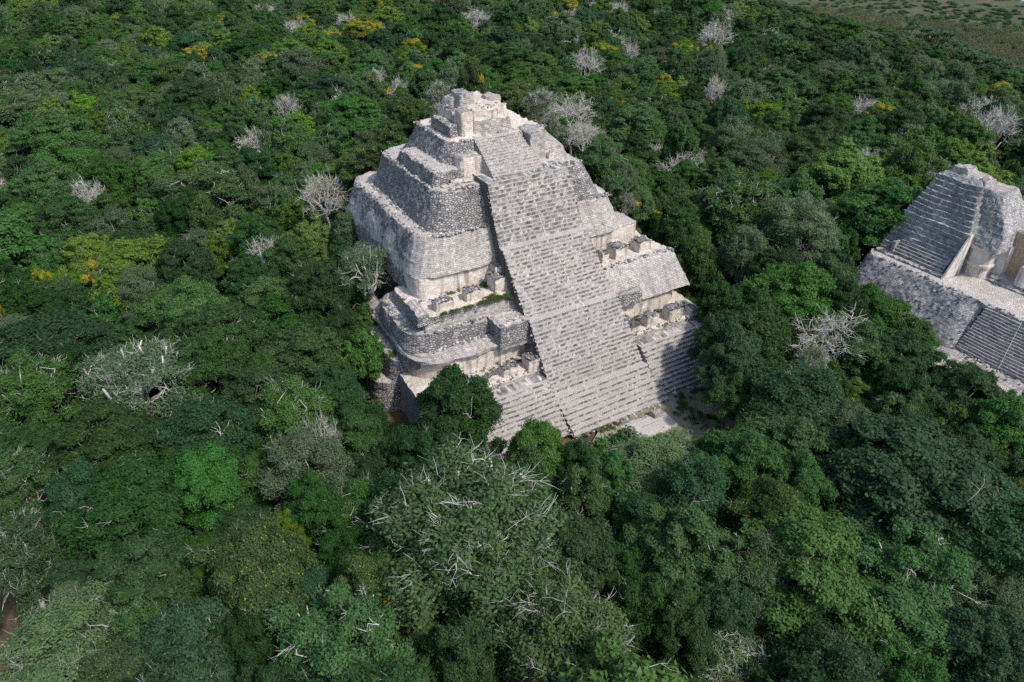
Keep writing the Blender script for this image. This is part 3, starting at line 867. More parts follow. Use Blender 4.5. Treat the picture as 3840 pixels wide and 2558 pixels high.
        P = c[:3] + d * (rad * lump)[:, None] * c[3] * np.array([1.0, 1.0, 0.88])
        C.append(P)
        N.append(d * 0.8 + np.array([0, 0, 0.4]) + rng.normal(size=(n, 3)) * 0.5)
        fl = rng.uniform() < flower
        MI.append((rng.uniform(size=n) < (0.8 if fl else 0.02 * (flower > 0))).astype(int))
    if C:
        C = np.concatenate(C); N = np.concatenate(N); MI = np.concatenate(MI)
        V, F = leaf_quads(C, N, leaf * 0.62, rng)
    else:
        V, F, MI = np.zeros((0, 3)), np.zeros((0, 4), int), np.zeros(0, int)
    return wood, (V, F), MI, wmi


SPECIES = {
    # name: (leaf material, second material, bark, variants, params)
    'dense':  ('dark', None, 'pale', 3, dict(nclump=62, leaves=620, gap=0.04, twig=1, irregular=0.3, clump=(0.85, 1.45), twigr=0.016)),
    'round':  ('mid', None, 'pale', 3, dict(nclump=56, leaves=600, gap=0.06, twig=1, dome=5.8, irregular=0.3, clump=(0.8, 1.5), twigr=0.018)),
    'lime':   ('lime', None, 'mid', 2, dict(nclump=60, leaves=600, gap=0.05, twig=1, dome=5.4, clump=(0.8, 1.35), irregular=0.3, twigr=0.018)),
    'twiggy': ('mid', None, 'white', 3, dict(nclump=48, leaves=420, gap=0.14, twig=6, twigr=0.013, reach=0.9, irregular=0.36, twig_out=1.0)),
    'grey':   ('grey', None, 'pale', 3, dict(nclump=56, leaves=480, gap=0.12, twig=4, twigr=0.013, reach=0.6, leaf=0.17, twig_out=1.15, irregular=0.32)),
    'olive':  ('olive', 'flower', 'mid', 2, dict(nclump=62, leaves=600, gap=0.05, twig=2, leaf=0.18, flower=0.01, irregular=0.3, twigr=0.016)),
    'blue':   ('blue', None, 'pale', 2, dict(nclump=66, leaves=620, gap=0.04, twig=1, leaf=0.22, dome=5.4, irregular=0.26, twigr=0.016)),
    'bare':   ('tan', None, 'white', 4, dict(nclump=30, leaves=240, bare=0.88, gap=0.1, twig=5, twigr=0.026, leaf=0.13, dome=4.6, twig_out=1.25, irregular=0.42, twig_len=1.25)),
    'yellow': ('lime', 'flower', 'mid', 2, dict(nclump=44, leaves=520, gap=0.1, twig=2, flower=0.5, dome=4.6, twigr=0.018, irregular=0.35)),
    'limbed': ('olive', 'flower', 'white', 2, dict(nclump=64, leaves=300, gap=0.16, twig=9, twigr=0.014, reach=1.0, irregular=0.36, flower=0.0, trunk_r=0.38, twig_out=0.98, leaf=0.19)),
    'sparse': ('grey', None, 'white', 2, dict(nclump=42, leaves=150, gap=0.15, twig=5, twigr=0.016, reach=0.9, irregular=0.36, trunk_r=0.46, dome=3.4, leaf=0.17, layered=True)),
    'brush':  ('grey', 'flower', 'white', 2, dict(nclump=60, leaves=330, gap=0.05, bare=0.45, twig=8, twigr=0.019, leaf=0.14, dome=5.0, flower=0.02, twig_out=1.15, irregular=0.35)),
}
PROTO = {}
SEEDS = 1000
for sp, (lm, l2, bk, nv, kw) in SPECIES.items():
    PROTO[sp] = []
    for v in range(nv):
        SEEDS += 7
        rng = np.random.default_rng(SEEDS)
        wood, (lv, lf), mi, wmi = make_tree(rng, **kw)
        lb = bk if sp in ('bare', 'brush', 'limbed', 'sparse', 'grey', 'twiggy') else 'brown'
        wm = np_mesh('trunk_' + sp, wood[0], wood[1], (B[lb], B[bk]), wmi, smooth=True)
        mats = (L[lm],) + ((L[l2],) if l2 else ())
        cm = np_mesh('crown_' + sp, lv, lf, mats, mi if l2 else None)
        q4 = lv.reshape(-1, 4, 3)[::3]
        cen = q4.mean(1, keepdims=True)
        fv = (cen + (q4 - cen) * 1.7).reshape(-1, 3); ff = np.arange(len(fv)).reshape(-1, 4)
        jv = np.concatenate([wood[0], fv]); jf = np.concatenate([wood[1], ff + len(wood[0])])
        jm = np.concatenate([wmi, mi[::3] + 2])
        PROTO[sp].append((wm, cm, (jv, jf, jm, (B[lb], B[bk]) + mats)))

# outlines (photo pixels, displayed width 2354) of the two ruins, kept clear of filler trees
K = PW / 2354.0
POLY1 = np.array([(1055, 215), (1150, 225), (1180, 265), (1225, 280), (1275, 330), (1330, 370), (1380, 440), (1430, 470), (1500, 530), (1545, 590), (1615, 670), (1600, 760), (1640, 830), (1640, 960), (1500, 1005), (1420, 1025), (1325, 1020), (1290, 970), (1190, 970), (1130, 870), (1040, 845), (960, 905), (920, 955), (870, 900), (860, 830), (890, 700), (850, 640), (825, 480), (830, 410), (870, 390), (885, 355), (940, 340), (975, 290), (1000, 265)]) * K
POLY2 = np.array([(2190, 385), (2240, 400), (2290, 440), (2354, 520), (2420, 560), (2420, 920), (2354, 880), (2200, 835), (2140, 770), (2070, 680), (1990, 620), (1985, 575), (2060, 520), (2110, 450)]) * K


def in_poly(x, y, P):
    c = False
    n = len(P); j = n - 1
    for i in range(n):
        if (P[i][1] > y) != (P[j][1] > y) and x < (P[j][0] - P[i][0]) * (y - P[i][1]) / (P[j][1] - P[i][1]) + P[i][0]: c = not c
        j = i
    return c


def blocks_ruin(x, y, z0, R, H):
    front1 = y < 16 or x < -19
    front2 = x < 57
    for rr, zz in ((0, 1.0), (0.6, 0.93), (0.98, 0.72)):
        for a in range(8):
            px, py, d = project((x + R * rr * math.cos(a * 0.785), y + R * rr * math.sin(a * 0.785), z0 + H * zz))
            if front1 and in_poly(px, py, POLY1): return True
            if front2 and x > 12 and in_poly(px, py, POLY2): return True
    return False


TREES = []      # (x, y, z0, R, H, species, source)


def put(dx, dy, dr, sp, H=None, note=None):
    """a tree the photo shows: crown middle at displayed pixel (dx,dy), crown radius dr"""
    x, y = dx * K, dy * K
    p = ray_at_z(x, y, 10.0)
    R = dr * K * np.linalg.norm(p - CAM) / PF
    Hh = H or float(np.clip(R * 1.9 + 2.5, 6.5, 15.5))
    z = 34.0
    while z > 3:
        p = ray_at_z(x, y, z)
        z0 = float(ground_h(p[0], p[1]))
        if (-20 < p[0] < 14.5 and 20 < p[1] < 47) or (-8 < p[0] < 21.8 and 1 < p[1] < 24): z -= 0.1; continue
        if z <= z0 + Hh * 0.78: break
        z -= 0.1
    R = dr * K * np.linalg.norm(p - CAM) / PF
    TREES.append((p[0], p[1], z0, R, Hh, sp, note))


for a in (
    (1085, 1185, 215, 'limbed', 16.5), (1300, 1465, 180, 'limbed', 14), (780, 1470, 150, 'twiggy', 13), (1680, 1525, 140, 'brush', 8), (580, 1290, 120, 'olive', 14),
    (700, 1060, 105, 'grey', 13), (1050, 930, 118, 'dense', 14.5), (1235, 1030, 85, 'round', 11), (1500, 1075, 125, 'grey', 9), (1590, 1255, 125, 'round', 13),
    (1850, 1275, 160, 'round', 14), (2110, 1080, 165, 'blue', 14), (1685, 895, 52, 'round', 9), (1840, 905, 115, 'blue', 12), (1905, 765, 92, 'bare', 12),
    (1730, 735, 100, 'dense', 13), (1690, 810, 70, 'blue', 12), (310, 860, 125, 'sparse', 14), (55, 880, 88, 'twiggy', 14), (310, 605, 100, 'lime', 14),
    (115, 680, 58, 'olive', 11), (250, 1010, 120, 'dense', 13), (470, 985, 105, 'blue', 13), (600, 900, 95, 'dense', 12), (700, 800, 95, 'round', 12),
    (4, 738, 17, 'yellow', 12), (762, 85, 30, 'yellow', 13), (470, 122, 42, 'yellow', 13), (950, 108, 28, 'yellow', 13), (1568, 115, 36, 'yellow', 12), (1640, 118, 22, 'yellow', 11),
    (1525, 190, 27, 'yellow', 12), (945, 165, 36, 'yellow', 12), (520, 45, 22, 'yellow', 12), (1085, 178, 32, 'olive', 12), (2030, 262, 34, 'yellow', 12), (100, 655, 22, 'yellow', 12), (232, 632, 30, 'yellow', 12), (2300, 210, 24, 'yellow', 11),
    (1090, 42, 42, 'bare', 14), (1385, 92, 50, 'bare', 14), (1570, 385, 48, 'bare', 12), (1315, 268, 48, 'bare', 9), (1405, 352, 32, 'bare', 7), (1340, 310, 36, 'bare', 7), (1245, 240, 40, 'brush', 8),
    (205, 450, 38, 'bare', 13), (660, 245, 30, 'bare', 13), (795, 245, 46, 'bare', 13), (2165, 215, 48, 'grey', 13), (2340, 295, 42, 'bare', 12), (620, 30, 42, 'bare', 13), (795, 48, 26, 'bare', 13),
    (870, 185, 34, 'bare', 12), (680, 65, 28, 'bare', 13), (975, 12, 30, 'bare', 13), (10, 1270, 85, 'limbed', 13), (625, 590, 55, 'bare', 13), (745, 440, 55, 'bare', 13), (838, 605, 62, 'sparse', 14),
    (345, 98, 58, 'grey', 13), (270, 165, 30, 'bare', 12), (1925, 170, 55, 'grey', 13), (740, 1010, 40, 'bare', 13), (1870, 830, 42, 'brush', 10), (1990, 250, 34, 'bare', 12), (1320, 40, 30, 'bare', 13), (1420, 20, 28, 'bare', 13),
    (2060, 950, 60, 'twiggy', 11), (1830, 1010, 95, 'round', 11), (1960, 1060, 70, 'round', 10), (2230, 900, 80, 'dense', 11), (2320, 970, 75, 'round', 12), (2310, 1210, 120, 'blue', 13), (2060, 1420, 120, 'round', 10), (1880, 1390, 70, 'blue', 9), (2280, 1480, 100, 'blue', 10),
    (2000, 700, 70, 'round', 11), (2090, 760, 55, 'twiggy', 9), (1560, 500, 60, 'dense', 12), (1480, 420, 40, 'olive', 9), (1600, 580, 45, 'olive', 11),
    (900, 300, 42, 'olive', 8), (800, 520, 40, 'grey', 9), (790, 590, 40, 'dense', 10), (812, 668, 42, 'dense', 10), (835, 735, 38, 'round', 9), (800, 805, 26, 'dense', 9), (788, 872, 32, 'dense', 10), (862, 960, 30, 'dense', 9), (1612, 600, 42, 'dense', 11), (1650, 690, 42, 'dense', 12), (1565, 545, 36, 'olive', 10), (1520, 480, 34, 'olive', 9), (1660, 770, 52, 'blue', 12), (780, 760, 60, 'dense', 12), (860, 345, 38, 'olive', 8), (955, 255, 34, 'olive', 8), (2250, 1330, 90, 'grey', 9), (300, 1150, 130, 'dense', 13), (330, 1330, 115, 'dense', 12), (150, 1490, 130, 'grey', 12), (420, 1480, 110, 'blue', 12),  # some foreground dense and blue picks carry cloud shade as darker leaf colour
    (560, 1470, 75, 'dense', 11), (1480, 1390, 80, 'dense', 12), (920, 1150, 95, 'blue', 12), (960, 1040, 80, 'dense', 12), (1320, 1060, 60, 'dense', 10), (1660, 1390, 75, 'blue', 11), (1750, 1310, 90, 'grey', 12), (1960, 1480, 70, 'grey', 8),
    (650, 720, 85, 'dense', 12), (500, 760, 100, 'dense', 13), (770, 900, 70, 'dense', 11), (820, 1000, 75, 'round', 11), (420, 690, 80, 'round', 12), (830, 800, 45, 'round', 11), (1760, 960, 60, 'twiggy', 9),
):
    put(*a)

rng = np.random.default_rng(77)
# filler trees of the unbroken canopy, thrown by darts near to far
cell = 6.0
grid = {}


def near_ok(x, y, R, f):
    gx, gy = int(x // cell), int(y // cell)
    for i in range(gx - 2, gx + 3):
        for j in range(gy - 2, gy + 3):
            for (a, b_, r) in grid.get((i, j), ()):
                if (a - x) ** 2 + (b_ - y) ** 2 < (f * (r + R)) ** 2: return False
    return True


def add_grid(x, y, R): grid.setdefault((int(x // cell), int(y // cell)), []).append((x, y, R))


for tr in TREES: add_grid(tr[0], tr[1], tr[3] * (0.45 if tr[5] in ('bare', 'brush', 'sparse') else 1.0))
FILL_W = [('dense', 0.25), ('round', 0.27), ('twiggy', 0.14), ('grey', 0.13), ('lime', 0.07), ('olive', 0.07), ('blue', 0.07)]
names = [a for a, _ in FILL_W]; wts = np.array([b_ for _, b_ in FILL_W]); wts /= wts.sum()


def zone_noise(x, y, s, seed): return float(vnoise(np.array([[x, y, 0.0]]), s, seed)[0])


def field_side(x, y):
    # beyond this line lies open farmland
    return (x - 236) * (-0.95) + (y - 60) * 0.30 < 0 and x > 232 and y < 330 + 0.25 * (x - 352)


tries = 0
for ps in range(34000):
    # sample uniformly over ground inside the view wedge
    dist = math.sqrt(rng.uniform(18 ** 2, 560 ** 2)) if ps % 3 else rng.uniform(15, 260)
    az = YAW + rng.uniform(-0.80, 0.80)
    x = CAM[0] + math.sin(az) * dist; y = CAM[1] + math.cos(az) * dist
    # the ruins themselves and the plaza
    if -32.0 < x < 17.5 and -2 < y < 25: continue
    if -21.0 < x < 17.5 and y > 20 and y < 31: continue
    if -21.0 < x < 14.5 and y > 30 and y < 48: continue
    if 0 < x < 24.5 and -13 < y < 25: continue
    if x > 46 and y < 10 and y > -70 and x < 84: continue
    if field_side(x, y): continue
    R = float(np.clip(rng.lognormal(1.46, 0.36), 2.0, 8.2))
    Hh = float(np.clip(R * 1.45 + rng.normal(4.8, 1.9), 6, 17))
    if field_side(x + 62, y + 20): R *= 0.62; Hh *= 0.36
    onm = ground_h(x, y)
    if onm > 1.5: R *= 0.6; Hh *= 0.5
    px, py, d = project((x, y, onm + Hh * 0.8))
    mr = R * PF / d + 60
    if px < -mr or px > PW + mr or py < -mr - 60 or py > PH + mr: continue
    if not near_ok(x, y, R, 0.54): continue
    if blocks_ruin(x, y, float(onm), R, Hh): continue
    w = wts.copy()
    z1 = zone_noise(x, y, 40, 3); z2 = zone_noise(x, y, 30, 4)
    w[names.index('dense')] *= 1 + 0.9 * z1; w[names.index('grey')] *= 1 - 0.8 * z1; w[names.index('lime')] *= max(0.1, 1 + 1.6 * z2) * (0.15 if d < 105 else 1.5); w[names.index('grey')] *= 0.7 if d < 115 else 1.2; w[names.index('dense')] *= 1.3 if d < 105 else 0.55; w[names.index('round')] *= 0.8 if d < 105 else 1.4; w[names.index('olive')] *= max(0.1, 1 - z2)  # darker species near, lighter far: cloud shade and sunlight put into leaf colour
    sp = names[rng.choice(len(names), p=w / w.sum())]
    if onm > 1.5: sp = ('olive', 'twiggy', 'lime', 'brush', 'olive', 'grey')[rng.integers(6)]
    elif d > 120 and rng.uniform() < 0.02: sp = 'bare'
    elif d > 200 and rng.uniform() < 0.008: sp = 'yellow'
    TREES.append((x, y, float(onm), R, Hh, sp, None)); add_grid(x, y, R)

print('TREES', len(TREES))
scored = []
for tr in TREES:
    px, py, d = project((tr[0], tr[1], tr[2] + tr[4] * 0.8))
    scored.append((tr[3] / d, px, py, d, tr))
scored.sort(key=lambda s: -s[0])

LOOK = {
    'dense': ('dark green', 'dense tree', 'dense_tree'),
    'round': ('mid green', 'leafy tree', 'leafy_tree'),
    'lime': ('yellow green', 'leafy tree', 'leafy_tree'),
    'twiggy': ('green', 'twiggy tree', 'twiggy_tree'),
    'grey': ('grey green', 'sparse tree', 'thin_leaved_tree'),
    'olive': ('olive green', 'bushy tree', 'bushy_tree'),
    'blue': ('blue green', 'broad tree', 'broad_tree'),
    'bare': ('leafless', 'pale branched tree', 'bare_tree'),
    'yellow': ('yellow flowering', 'tree', 'flowering_tree'),
    'limbed': ('big pale limbed', 'tree with yellow specks', 'pale_limbed_tree'),
    'sparse': ('open', 'white limbed tree', 'open_crowned_tree'),
    'brush': ('almost leafless grey', 'brushy tree', 'brushy_tree'),
}


def where(px, py, x, y):
    cols = ['at the left edge', 'in the left part', 'left of centre', 'at the centre', 'right of centre', 'in the right part', 'at the right edge']
    c = cols[int(np.clip(px / PW * 7, 0, 6))]
    if -32 < x < 28 and 40 < y < 95: return 'behind the big pyramid'
    if -44 < x < -18 and 5 < y < 60: return 'at the left foot of the big pyramid'
    if 17 < x < 48 and 0 < y < 60: return 'between the two ruins'
    if 80 > x > 30 and 10 < y < 60: return 'beside the tower ruin'
    if -30 < x < 30 and -26 < y < 2: return 'before the stairs of the big pyramid'
    rows = ['along the top', 'in the upper forest', 'at mid height', 'in the lower forest', 'along the bottom']
    r = rows[int(np.clip(py / PH * 5, 0, 4))]
    return r + ' ' + c.replace('in the left part', 'on the left').replace('in the right part', 'on the right')


LEAFY_MAX = 300
nleaf = 0
far = []
chosen = []
for s, px, py, d, tr in scored:
    sp = tr[5]
    inview = -80 < px < PW + 80 and -60 < py < PH + 120
    if sp in ('bare', 'yellow', 'brush', 'sparse', 'limbed') and inview: chosen.append((px, py, d, tr))
    elif tr[6] or (nleaf < LEAFY_MAX and inview): chosen.append((px, py, d, tr)); nleaf += 1
    else: far.append(tr)

groups = {}
for px, py, d, tr in chosen:
    x, y, z0, R, H, sp, _ = tr
    colr, noun, nm = LOOK[sp]
    size = 'small ' if R < 3.4 else ('large ' if R > 4.9 else '')
    groups.setdefault((size + colr + ' ' + noun, where(px, py, x, y)), []).append((px, py, d, tr))
ORD = ['leftmost', 'second from left', 'third from left', 'fourth from left', 'fifth from left', 'sixth from left', 'seventh from left', 'eighth from left', 'ninth from left', 'tenth from left']
for (desc, wh), lst in groups.items():
    lst.sort(key=lambda q: q[0])
    for k, (px, py, d, tr) in enumerate(lst):
        x, y, z0, R, H, sp, _ = tr
        n = len(lst)
        grp = 'trees of the jungle around the ruins'
        if n == 1: lab = desc + ' ' + wh
        elif n == 2: lab = ('left of two: ', 'right of two: ')[k] + desc + ' ' + wh
        elif k == n - 1: lab = 'rightmost ' + desc + ' ' + wh
        elif k < len(ORD) and n <= 11: lab = (ORD[k] + ' ' + desc + ' ' + wh) if k == 0 else (desc + ' ' + wh + ', ' + ORD[k])
        else: lab = desc + ' among many ' + wh; grp = desc + 's ' + wh
        rs = random.Random(int(x * 13.7 + y * 7.3) & 0xffff)
        wm, cm, _j = PROTO[sp][rs.randrange(len(PROTO[sp]))]
        e = empty(LOOK[sp][2], (x, y, z0 - 0.15), rs.uniform(0, 6.283))
        e.scale = (R / TREE_R * rs.uniform(0.92, 1.08), R / TREE_R, H / TREE_H)
        tag(e, lab[0].upper() + lab[1:] if False else lab, 'tree', grp)
        a = obj('trunk', wm, e); b_ = obj('crown', cm, e)


# ---------------------------------------------------------------- scattered stuff by geometry nodes
def scatter(name, pts, rots, scales, kinds, protos, kindtag='stuff'):
    """one object: points that carry copies of the given (V,F,material index,materials) meshes"""
    col = bpy.data.collections.new(name + '_sources')
    for k, (v, f, mi, mats) in enumerate(protos):
        o = bpy.data.objects.new('%s_source_%02d' % (name, k), np_mesh('%s_source_%02d' % (name, k), v, f, mats, mi))
        col.objects.link(o)
    me = bpy.data.meshes.new(name)
    pts = np.asarray(pts, np.float32)
    me.vertices.add(len(pts)); me.vertices.foreach_set('co', pts.ravel())
    for nm, ty, arr in (('rot', 'FLOAT_VECTOR', rots), ('scl', 'FLOAT_VECTOR', scales)):
        at = me.attributes.new(nm, ty, 'POINT'); at.data.foreach_set('vector', np.asarray(arr, np.float32).ravel())
    at = me.attributes.new('kin', 'INT', 'POINT'); at.data.foreach_set('value', np.asarray(kinds, np.int32))
    o = obj(name, me)
    ng = bpy.data.node_groups.new(name, 'GeometryNodeTree')
    ng.interface.new_socket('Geometry', in_out='INPUT', socket_type='NodeSocketGeometry')
    ng.interface.new_socket('Geometry', in_out='OUTPUT', socket_type='NodeSocketGeometry')
    gi = ng.nodes.new('NodeGroupInput'); go = ng.nodes.new('NodeGroupOutput')
    ip = ng.nodes.new('GeometryNodeInstanceOnPoints')
    ci = ng.nodes.new('GeometryNodeCollectionInfo')
    ci.inputs['Collection'].default_value = col
    ci.inputs['Separate Children'].default_value = True
    ci.inputs['Reset Children'].default_value = True
    ng.links.new(gi.outputs[0], ip.inputs['Points'])
    ng.links.new(ci.outputs[0], ip.inputs['Instance'])
    ip.inputs['Pick Instance'].default_value = True
    for nm, ty, sock in (('rot', 'FLOAT_VECTOR', 'Rotation'), ('scl', 'FLOAT_VECTOR', 'Scale'), ('kin', 'INT', 'Instance Index')):
        na = ng.nodes.new('GeometryNodeInputNamedAttribute'); na.data_type = ty; na.inputs['Name'].default_value = nm
        ng.links.new(na.outputs[0], ip.inputs[sock])
    ng.links.new(ip.outputs[0], go.inputs[0])
    md = o.modifiers.new('scatter', 'NODES'); md.node_group = ng
    tag(o, kind=kindtag)
    return o


fl, index = [], {}
for sp in SPECIES:
    for v, p in enumerate(PROTO[sp]):
        index.setdefault(sp, []).append(len(fl)); fl.append(p[2])
rs = random.Random(5)
pts = [(t[0], t[1], t[2] - 0.15) for t in far]
rots = [(0, 0, rs.uniform(0, 6.283)) for t in far]
scl = [(t[3] / TREE_R * rs.uniform(0.9, 1.1), t[3] / TREE_R, t[4] / TREE_H) for t in far]
kin = [rs.choice(index[t[5]]) for t in far]
o = scatter('distant_forest', pts, rots, scl, kin, fl)
tag(o, 'unbroken green forest canopy stretching away behind the ruins', 'forest')


def bush(rng, n=900, leaf=0.16):
    C, N = [], []
    for k in range(9):
        c = np.array([rng.normal(0, 0.55), rng.normal(0, 0.55), rng.uniform(0.3, 1.0)])
        d = rng.normal(size=(n // 9, 3)); d /= np.linalg.norm(d, axis=1, keepdims=True); d[:, 2] = np.abs(d[:, 2])
        C.append(c + d * rng.uniform(0.3, 0.75, (len(d), 1))); N.append(d * 0.5 + [0, 0, 0.6] + rng.normal(size=d.shape) * 0.5)
    return leaf_quads(np.concatenate(C), np.concatenate(N), leaf, rng)


brng = np.random.default_rng(9)
bp = []
for nm in ('dark', 'mid', 'olive', 'grey', 'blue'):
    v, f = bush(brng); bp.append((v, f, None, (L[nm],)))
pts, rots, scl, kin = [], [], [], []
for k in range(9000):
    dist = rng.uniform(15, 210); az = YAW + rng.uniform(-0.75, 0.75)
    x = CAM[0] + math.sin(az) * dist; y = CAM[1] + math.cos(az) * dist
    if -28.5 < x < 17.0 and -4 < y < 26: continue
    if -20 < x < 17.0 and 20 < y < 31: continue
    if -20 < x < 14.5 and 30 < y < 48: continue
    if -2 < x < 24.5 and -13 < y < 25: continue
    if x > 42 and y < 10 and y > -70 and x < 84: continue
    if zone_noise(x, y, 7, 21) > 0.7: continue
    s = rng.uniform(0.7, 1.9)
    pts.append((x, y, float(ground_h(x, y)) - 0.3)); rots.append((0, 0, rng.uniform(0, 6.28))); scl.append((s, s, s * rng.uniform(0.7, 1.3)))
    kin.append(rng.integers(0, 5))
o = scatter('undergrowth', pts, rots, scl, kin, bp)
tag(o, 'low leafy undergrowth on the forest floor', 'undergrowth')


# grass tufts on the ledges of the pyramid
gp = []
for q in range(2):
    n = 160
    c = np.column_stack([brng.normal(0, 0.22, n), brng.normal(0, 0.22, n), brng.uniform(0.05, 0.3, n)])
    v, f = leaf_quads(c, np.column_stack([brng.normal(size=n), brng.normal(size=n), np.full(n, 0.4)]), 0.09, brng, 0.35)
    gp.append((v, f, None, (L['grass'],)))
gp.append((gp[0][0], gp[0][1], None, (L['tan'],)))
pts, rots, scl, kin = [], [], [], []
def tuft(x, y, z, s):
    pts.append((x, y, z)); rots.append((0, 0, brng.uniform(0, 6.28))); scl.append((s, s, s)); kin.append(int(brng.integers(0, 2)))
for k in range(60):
    u = brng.uniform()
    tuft(-18.5 + 10.2 * u + brng.normal(0, 0.1), 16.15 + brng.normal(0, 0.12), 13.5, brng.uniform(0.5, 1.0))
for cx, cy, cz, n, sp_ in ((-9.8, 20.0, 13.5, 40, 0.6), (-10.6, 16.9, 13.5, 45, 0.5), (-8.0, 16.2, 13.4, 20, 0.3), (-14, 20.7, 13.5, 40, 1.6), (-10, 11.9, 5.75, 60, 1.8), (-24.2, 19.5, 7.5, 30, 0.8), (13, 12.2, 5.75, 60, 3.0), (-20, 22.4, 13.2, 40, 0.9), (-5.5, 1.2, 0.2, 45, 0.9), (-3, 0.0, 0.0, 40, 0.9)):
    for k in range(n): tuft(cx + brng.normal(0, sp_), cy + brng.normal(0, min(sp_, 0.35)), cz, brng.uniform(0.35, 0.9))
for k in range(420):
    x = -21.6 + brng.normal(0, 1.3); y = brng.uniform(21.5, 31)
    if x > -19.6: continue
    tuft(x, y, float(ground_h(x, y)) - 0.1, brng.uniform(0.8, 1.7)); kin[-1] = 2 if brng.uniform() < 0.75 else 0
for k in range(260):
    x = brng.uniform(5, 22); y = brng.uniform(-9, 0.6)
    if zone_noise(x, y, 3.0, 77) < 0.1: continue
    tuft(x, y, 0.02, brng.uniform(0.6, 1.1)); kin[-1] = 2 if brng.uniform() < 0.4 else 0
o = scatter('grass', pts, rots, scl, kin, gp)
tag(o, 'short green grass tufts growing on the ledges of the big pyramid', 'grass')


# ---------------------------------------------------------------- farmland in the upper right: maize, banana plants, a hut
def blade(p0, az, length, width, arch, n=5):
    t = np.linspace(0, 1, n)
    r = length * (t - 0.15 * t * t); z = arch * np.sin(t * 2.2) * length
    wd = width * np.sin(np.clip(t * 0.94 + 0.06, 0, 1) * math.pi) ** 0.7
    P = np.column_stack([p0[0] + r * math.cos(az), p0[1] + r * math.sin(az), p0[2] + z])
    side = np.array([-math.sin(az), math.cos(az), 0.0])
    A, B_ = P - side * wd[:, None] + [0, 0, 0.15 * width], P + side * wd[:, None] + [0, 0, 0.15 * width]
    V = np.concatenate([A, P, B_]); F = []
    for k in range(n - 1):
        F += [(k, k + 1, n + k + 1, n + k), (n + k, n + k + 1, 2 * n + k + 1, 2 * n + k)]
    return V, np.array(F)


def joinvf(parts):
    V, F, nb = [], [], 0
    for v, f in parts: V.append(v); F.append(f + nb); nb += len(v)
    return np.concatenate(V), np.concatenate(F)


mz = []
for q in range(3):
    parts = [tubes([(np.array([(0, 0, 0), (0.03, 0, 1.1), (0, 0.03, 2.2)]), np.array([0.03, 0.025, 0.012]))], 4)]
    for k in range(11):
        parts.append(blade((0, 0, 0.4 + 0.16 * k), brng.uniform(0, 6.28), brng.uniform(0.6, 0.95), 0.07, 0.35, 4))
    v, f = joinvf(parts); mz.append((v, f, None, (L['maize'],)))
pts, rots, scl, kin = [], [], [], []
for k in range(7000):
    px = brng.uniform(2950, 3900); py = 40 + (px - 2950) * 0.12 + brng.uniform(-30, 150)
    p = ray_at_z(px, py, 1.2)
    if not field_side(p[0] + 14, p[1]): continue
    if px > 3380 and -26 < py - (105 + 205 * (px - 3405) / 430) < 34: continue
    if py < 20 + (px - 2950) * 0.05: continue
    pts.append((p[0], p[1], 0.1)); rots.append((0, 0, brng.uniform(0, 6.28))); s_ = brng.uniform(0.8, 1.25); scl.append((s_ * 1.5, s_ * 1.5, s_)); kin.append(int(brng.integers(0, 3)))
o = scatter('maize_field', pts, rots, scl, kin, mz)
tag(o, 'field of drying maize plants at the edge of the forest', 'maize')

pts, rots, scl, kin = [], [], [], []
for k in range(2600):
    px = brng.uniform(2700, 3900); py = brng.uniform(-60, 200)
    p = ray_at_z(px, py, 0.5)
    if not field_side(p[0], p[1]) or zone_noise(p[0], p[1], 14, 31) < -0.25: continue
    pts.append((p[0], p[1], -0.2)); rots.append((0, 0, brng.uniform(0, 6.28))); s_ = brng.uniform(0.3, 1.1) ** 1.3; scl.append((s_ * 1.6, s_ * 1.6, s_)); kin.append(int(brng.integers(0, 5)))
o = scatter('weeds', pts, rots, scl, kin, bp)
tag(o, 'low weedy bushes scattered over the open farmland', 'weeds')

ban = []
for q in range(3):
    parts = []
    for k in range(10): parts.append(blade((0, 0, 2.0 + 0.05 * k), k * 2.4 + brng.normal(0, 0.2), brng.uniform(2.0, 2.8), 0.34, 0.42, 7))
    v, f = joinvf(parts)
    st = tubes([(np.array([(0, 0, -0.2), (0.05, 0, 1.2), (0, 0, 2.3)]), np.array([0.2, 0.16, 0.12]))], 8)
    ban.append((np_mesh('stem_banana', st[0], st[1], (B['brown'],)), np_mesh('leaves_banana', v, f, (L['banana'],))))
NB_ = 54
for k in range(NB_):
    u = k / (NB_ - 1)
    px = 3405 + 430 * u + brng.normal(0, 6); py = 105 + 205 * u + brng.normal(0, 9)
    p = ray_at_z(px, py, 1.5)
    e = empty('banana_plant', (p[0], p[1], 0.0), brng.uniform(0, 6.28))
    s_ = brng.uniform(1.2, 1.6); e.scale = (s_, s_, s_)
    tag(e, 'big leaved dark green banana plant in the dense row at the edge of the maize', 'banana plant', 'row of banana plants beside the maize')
    sm, lm_ = ban[k % 3]
    obj('stem', sm, e); obj('leaves', lm_, e)

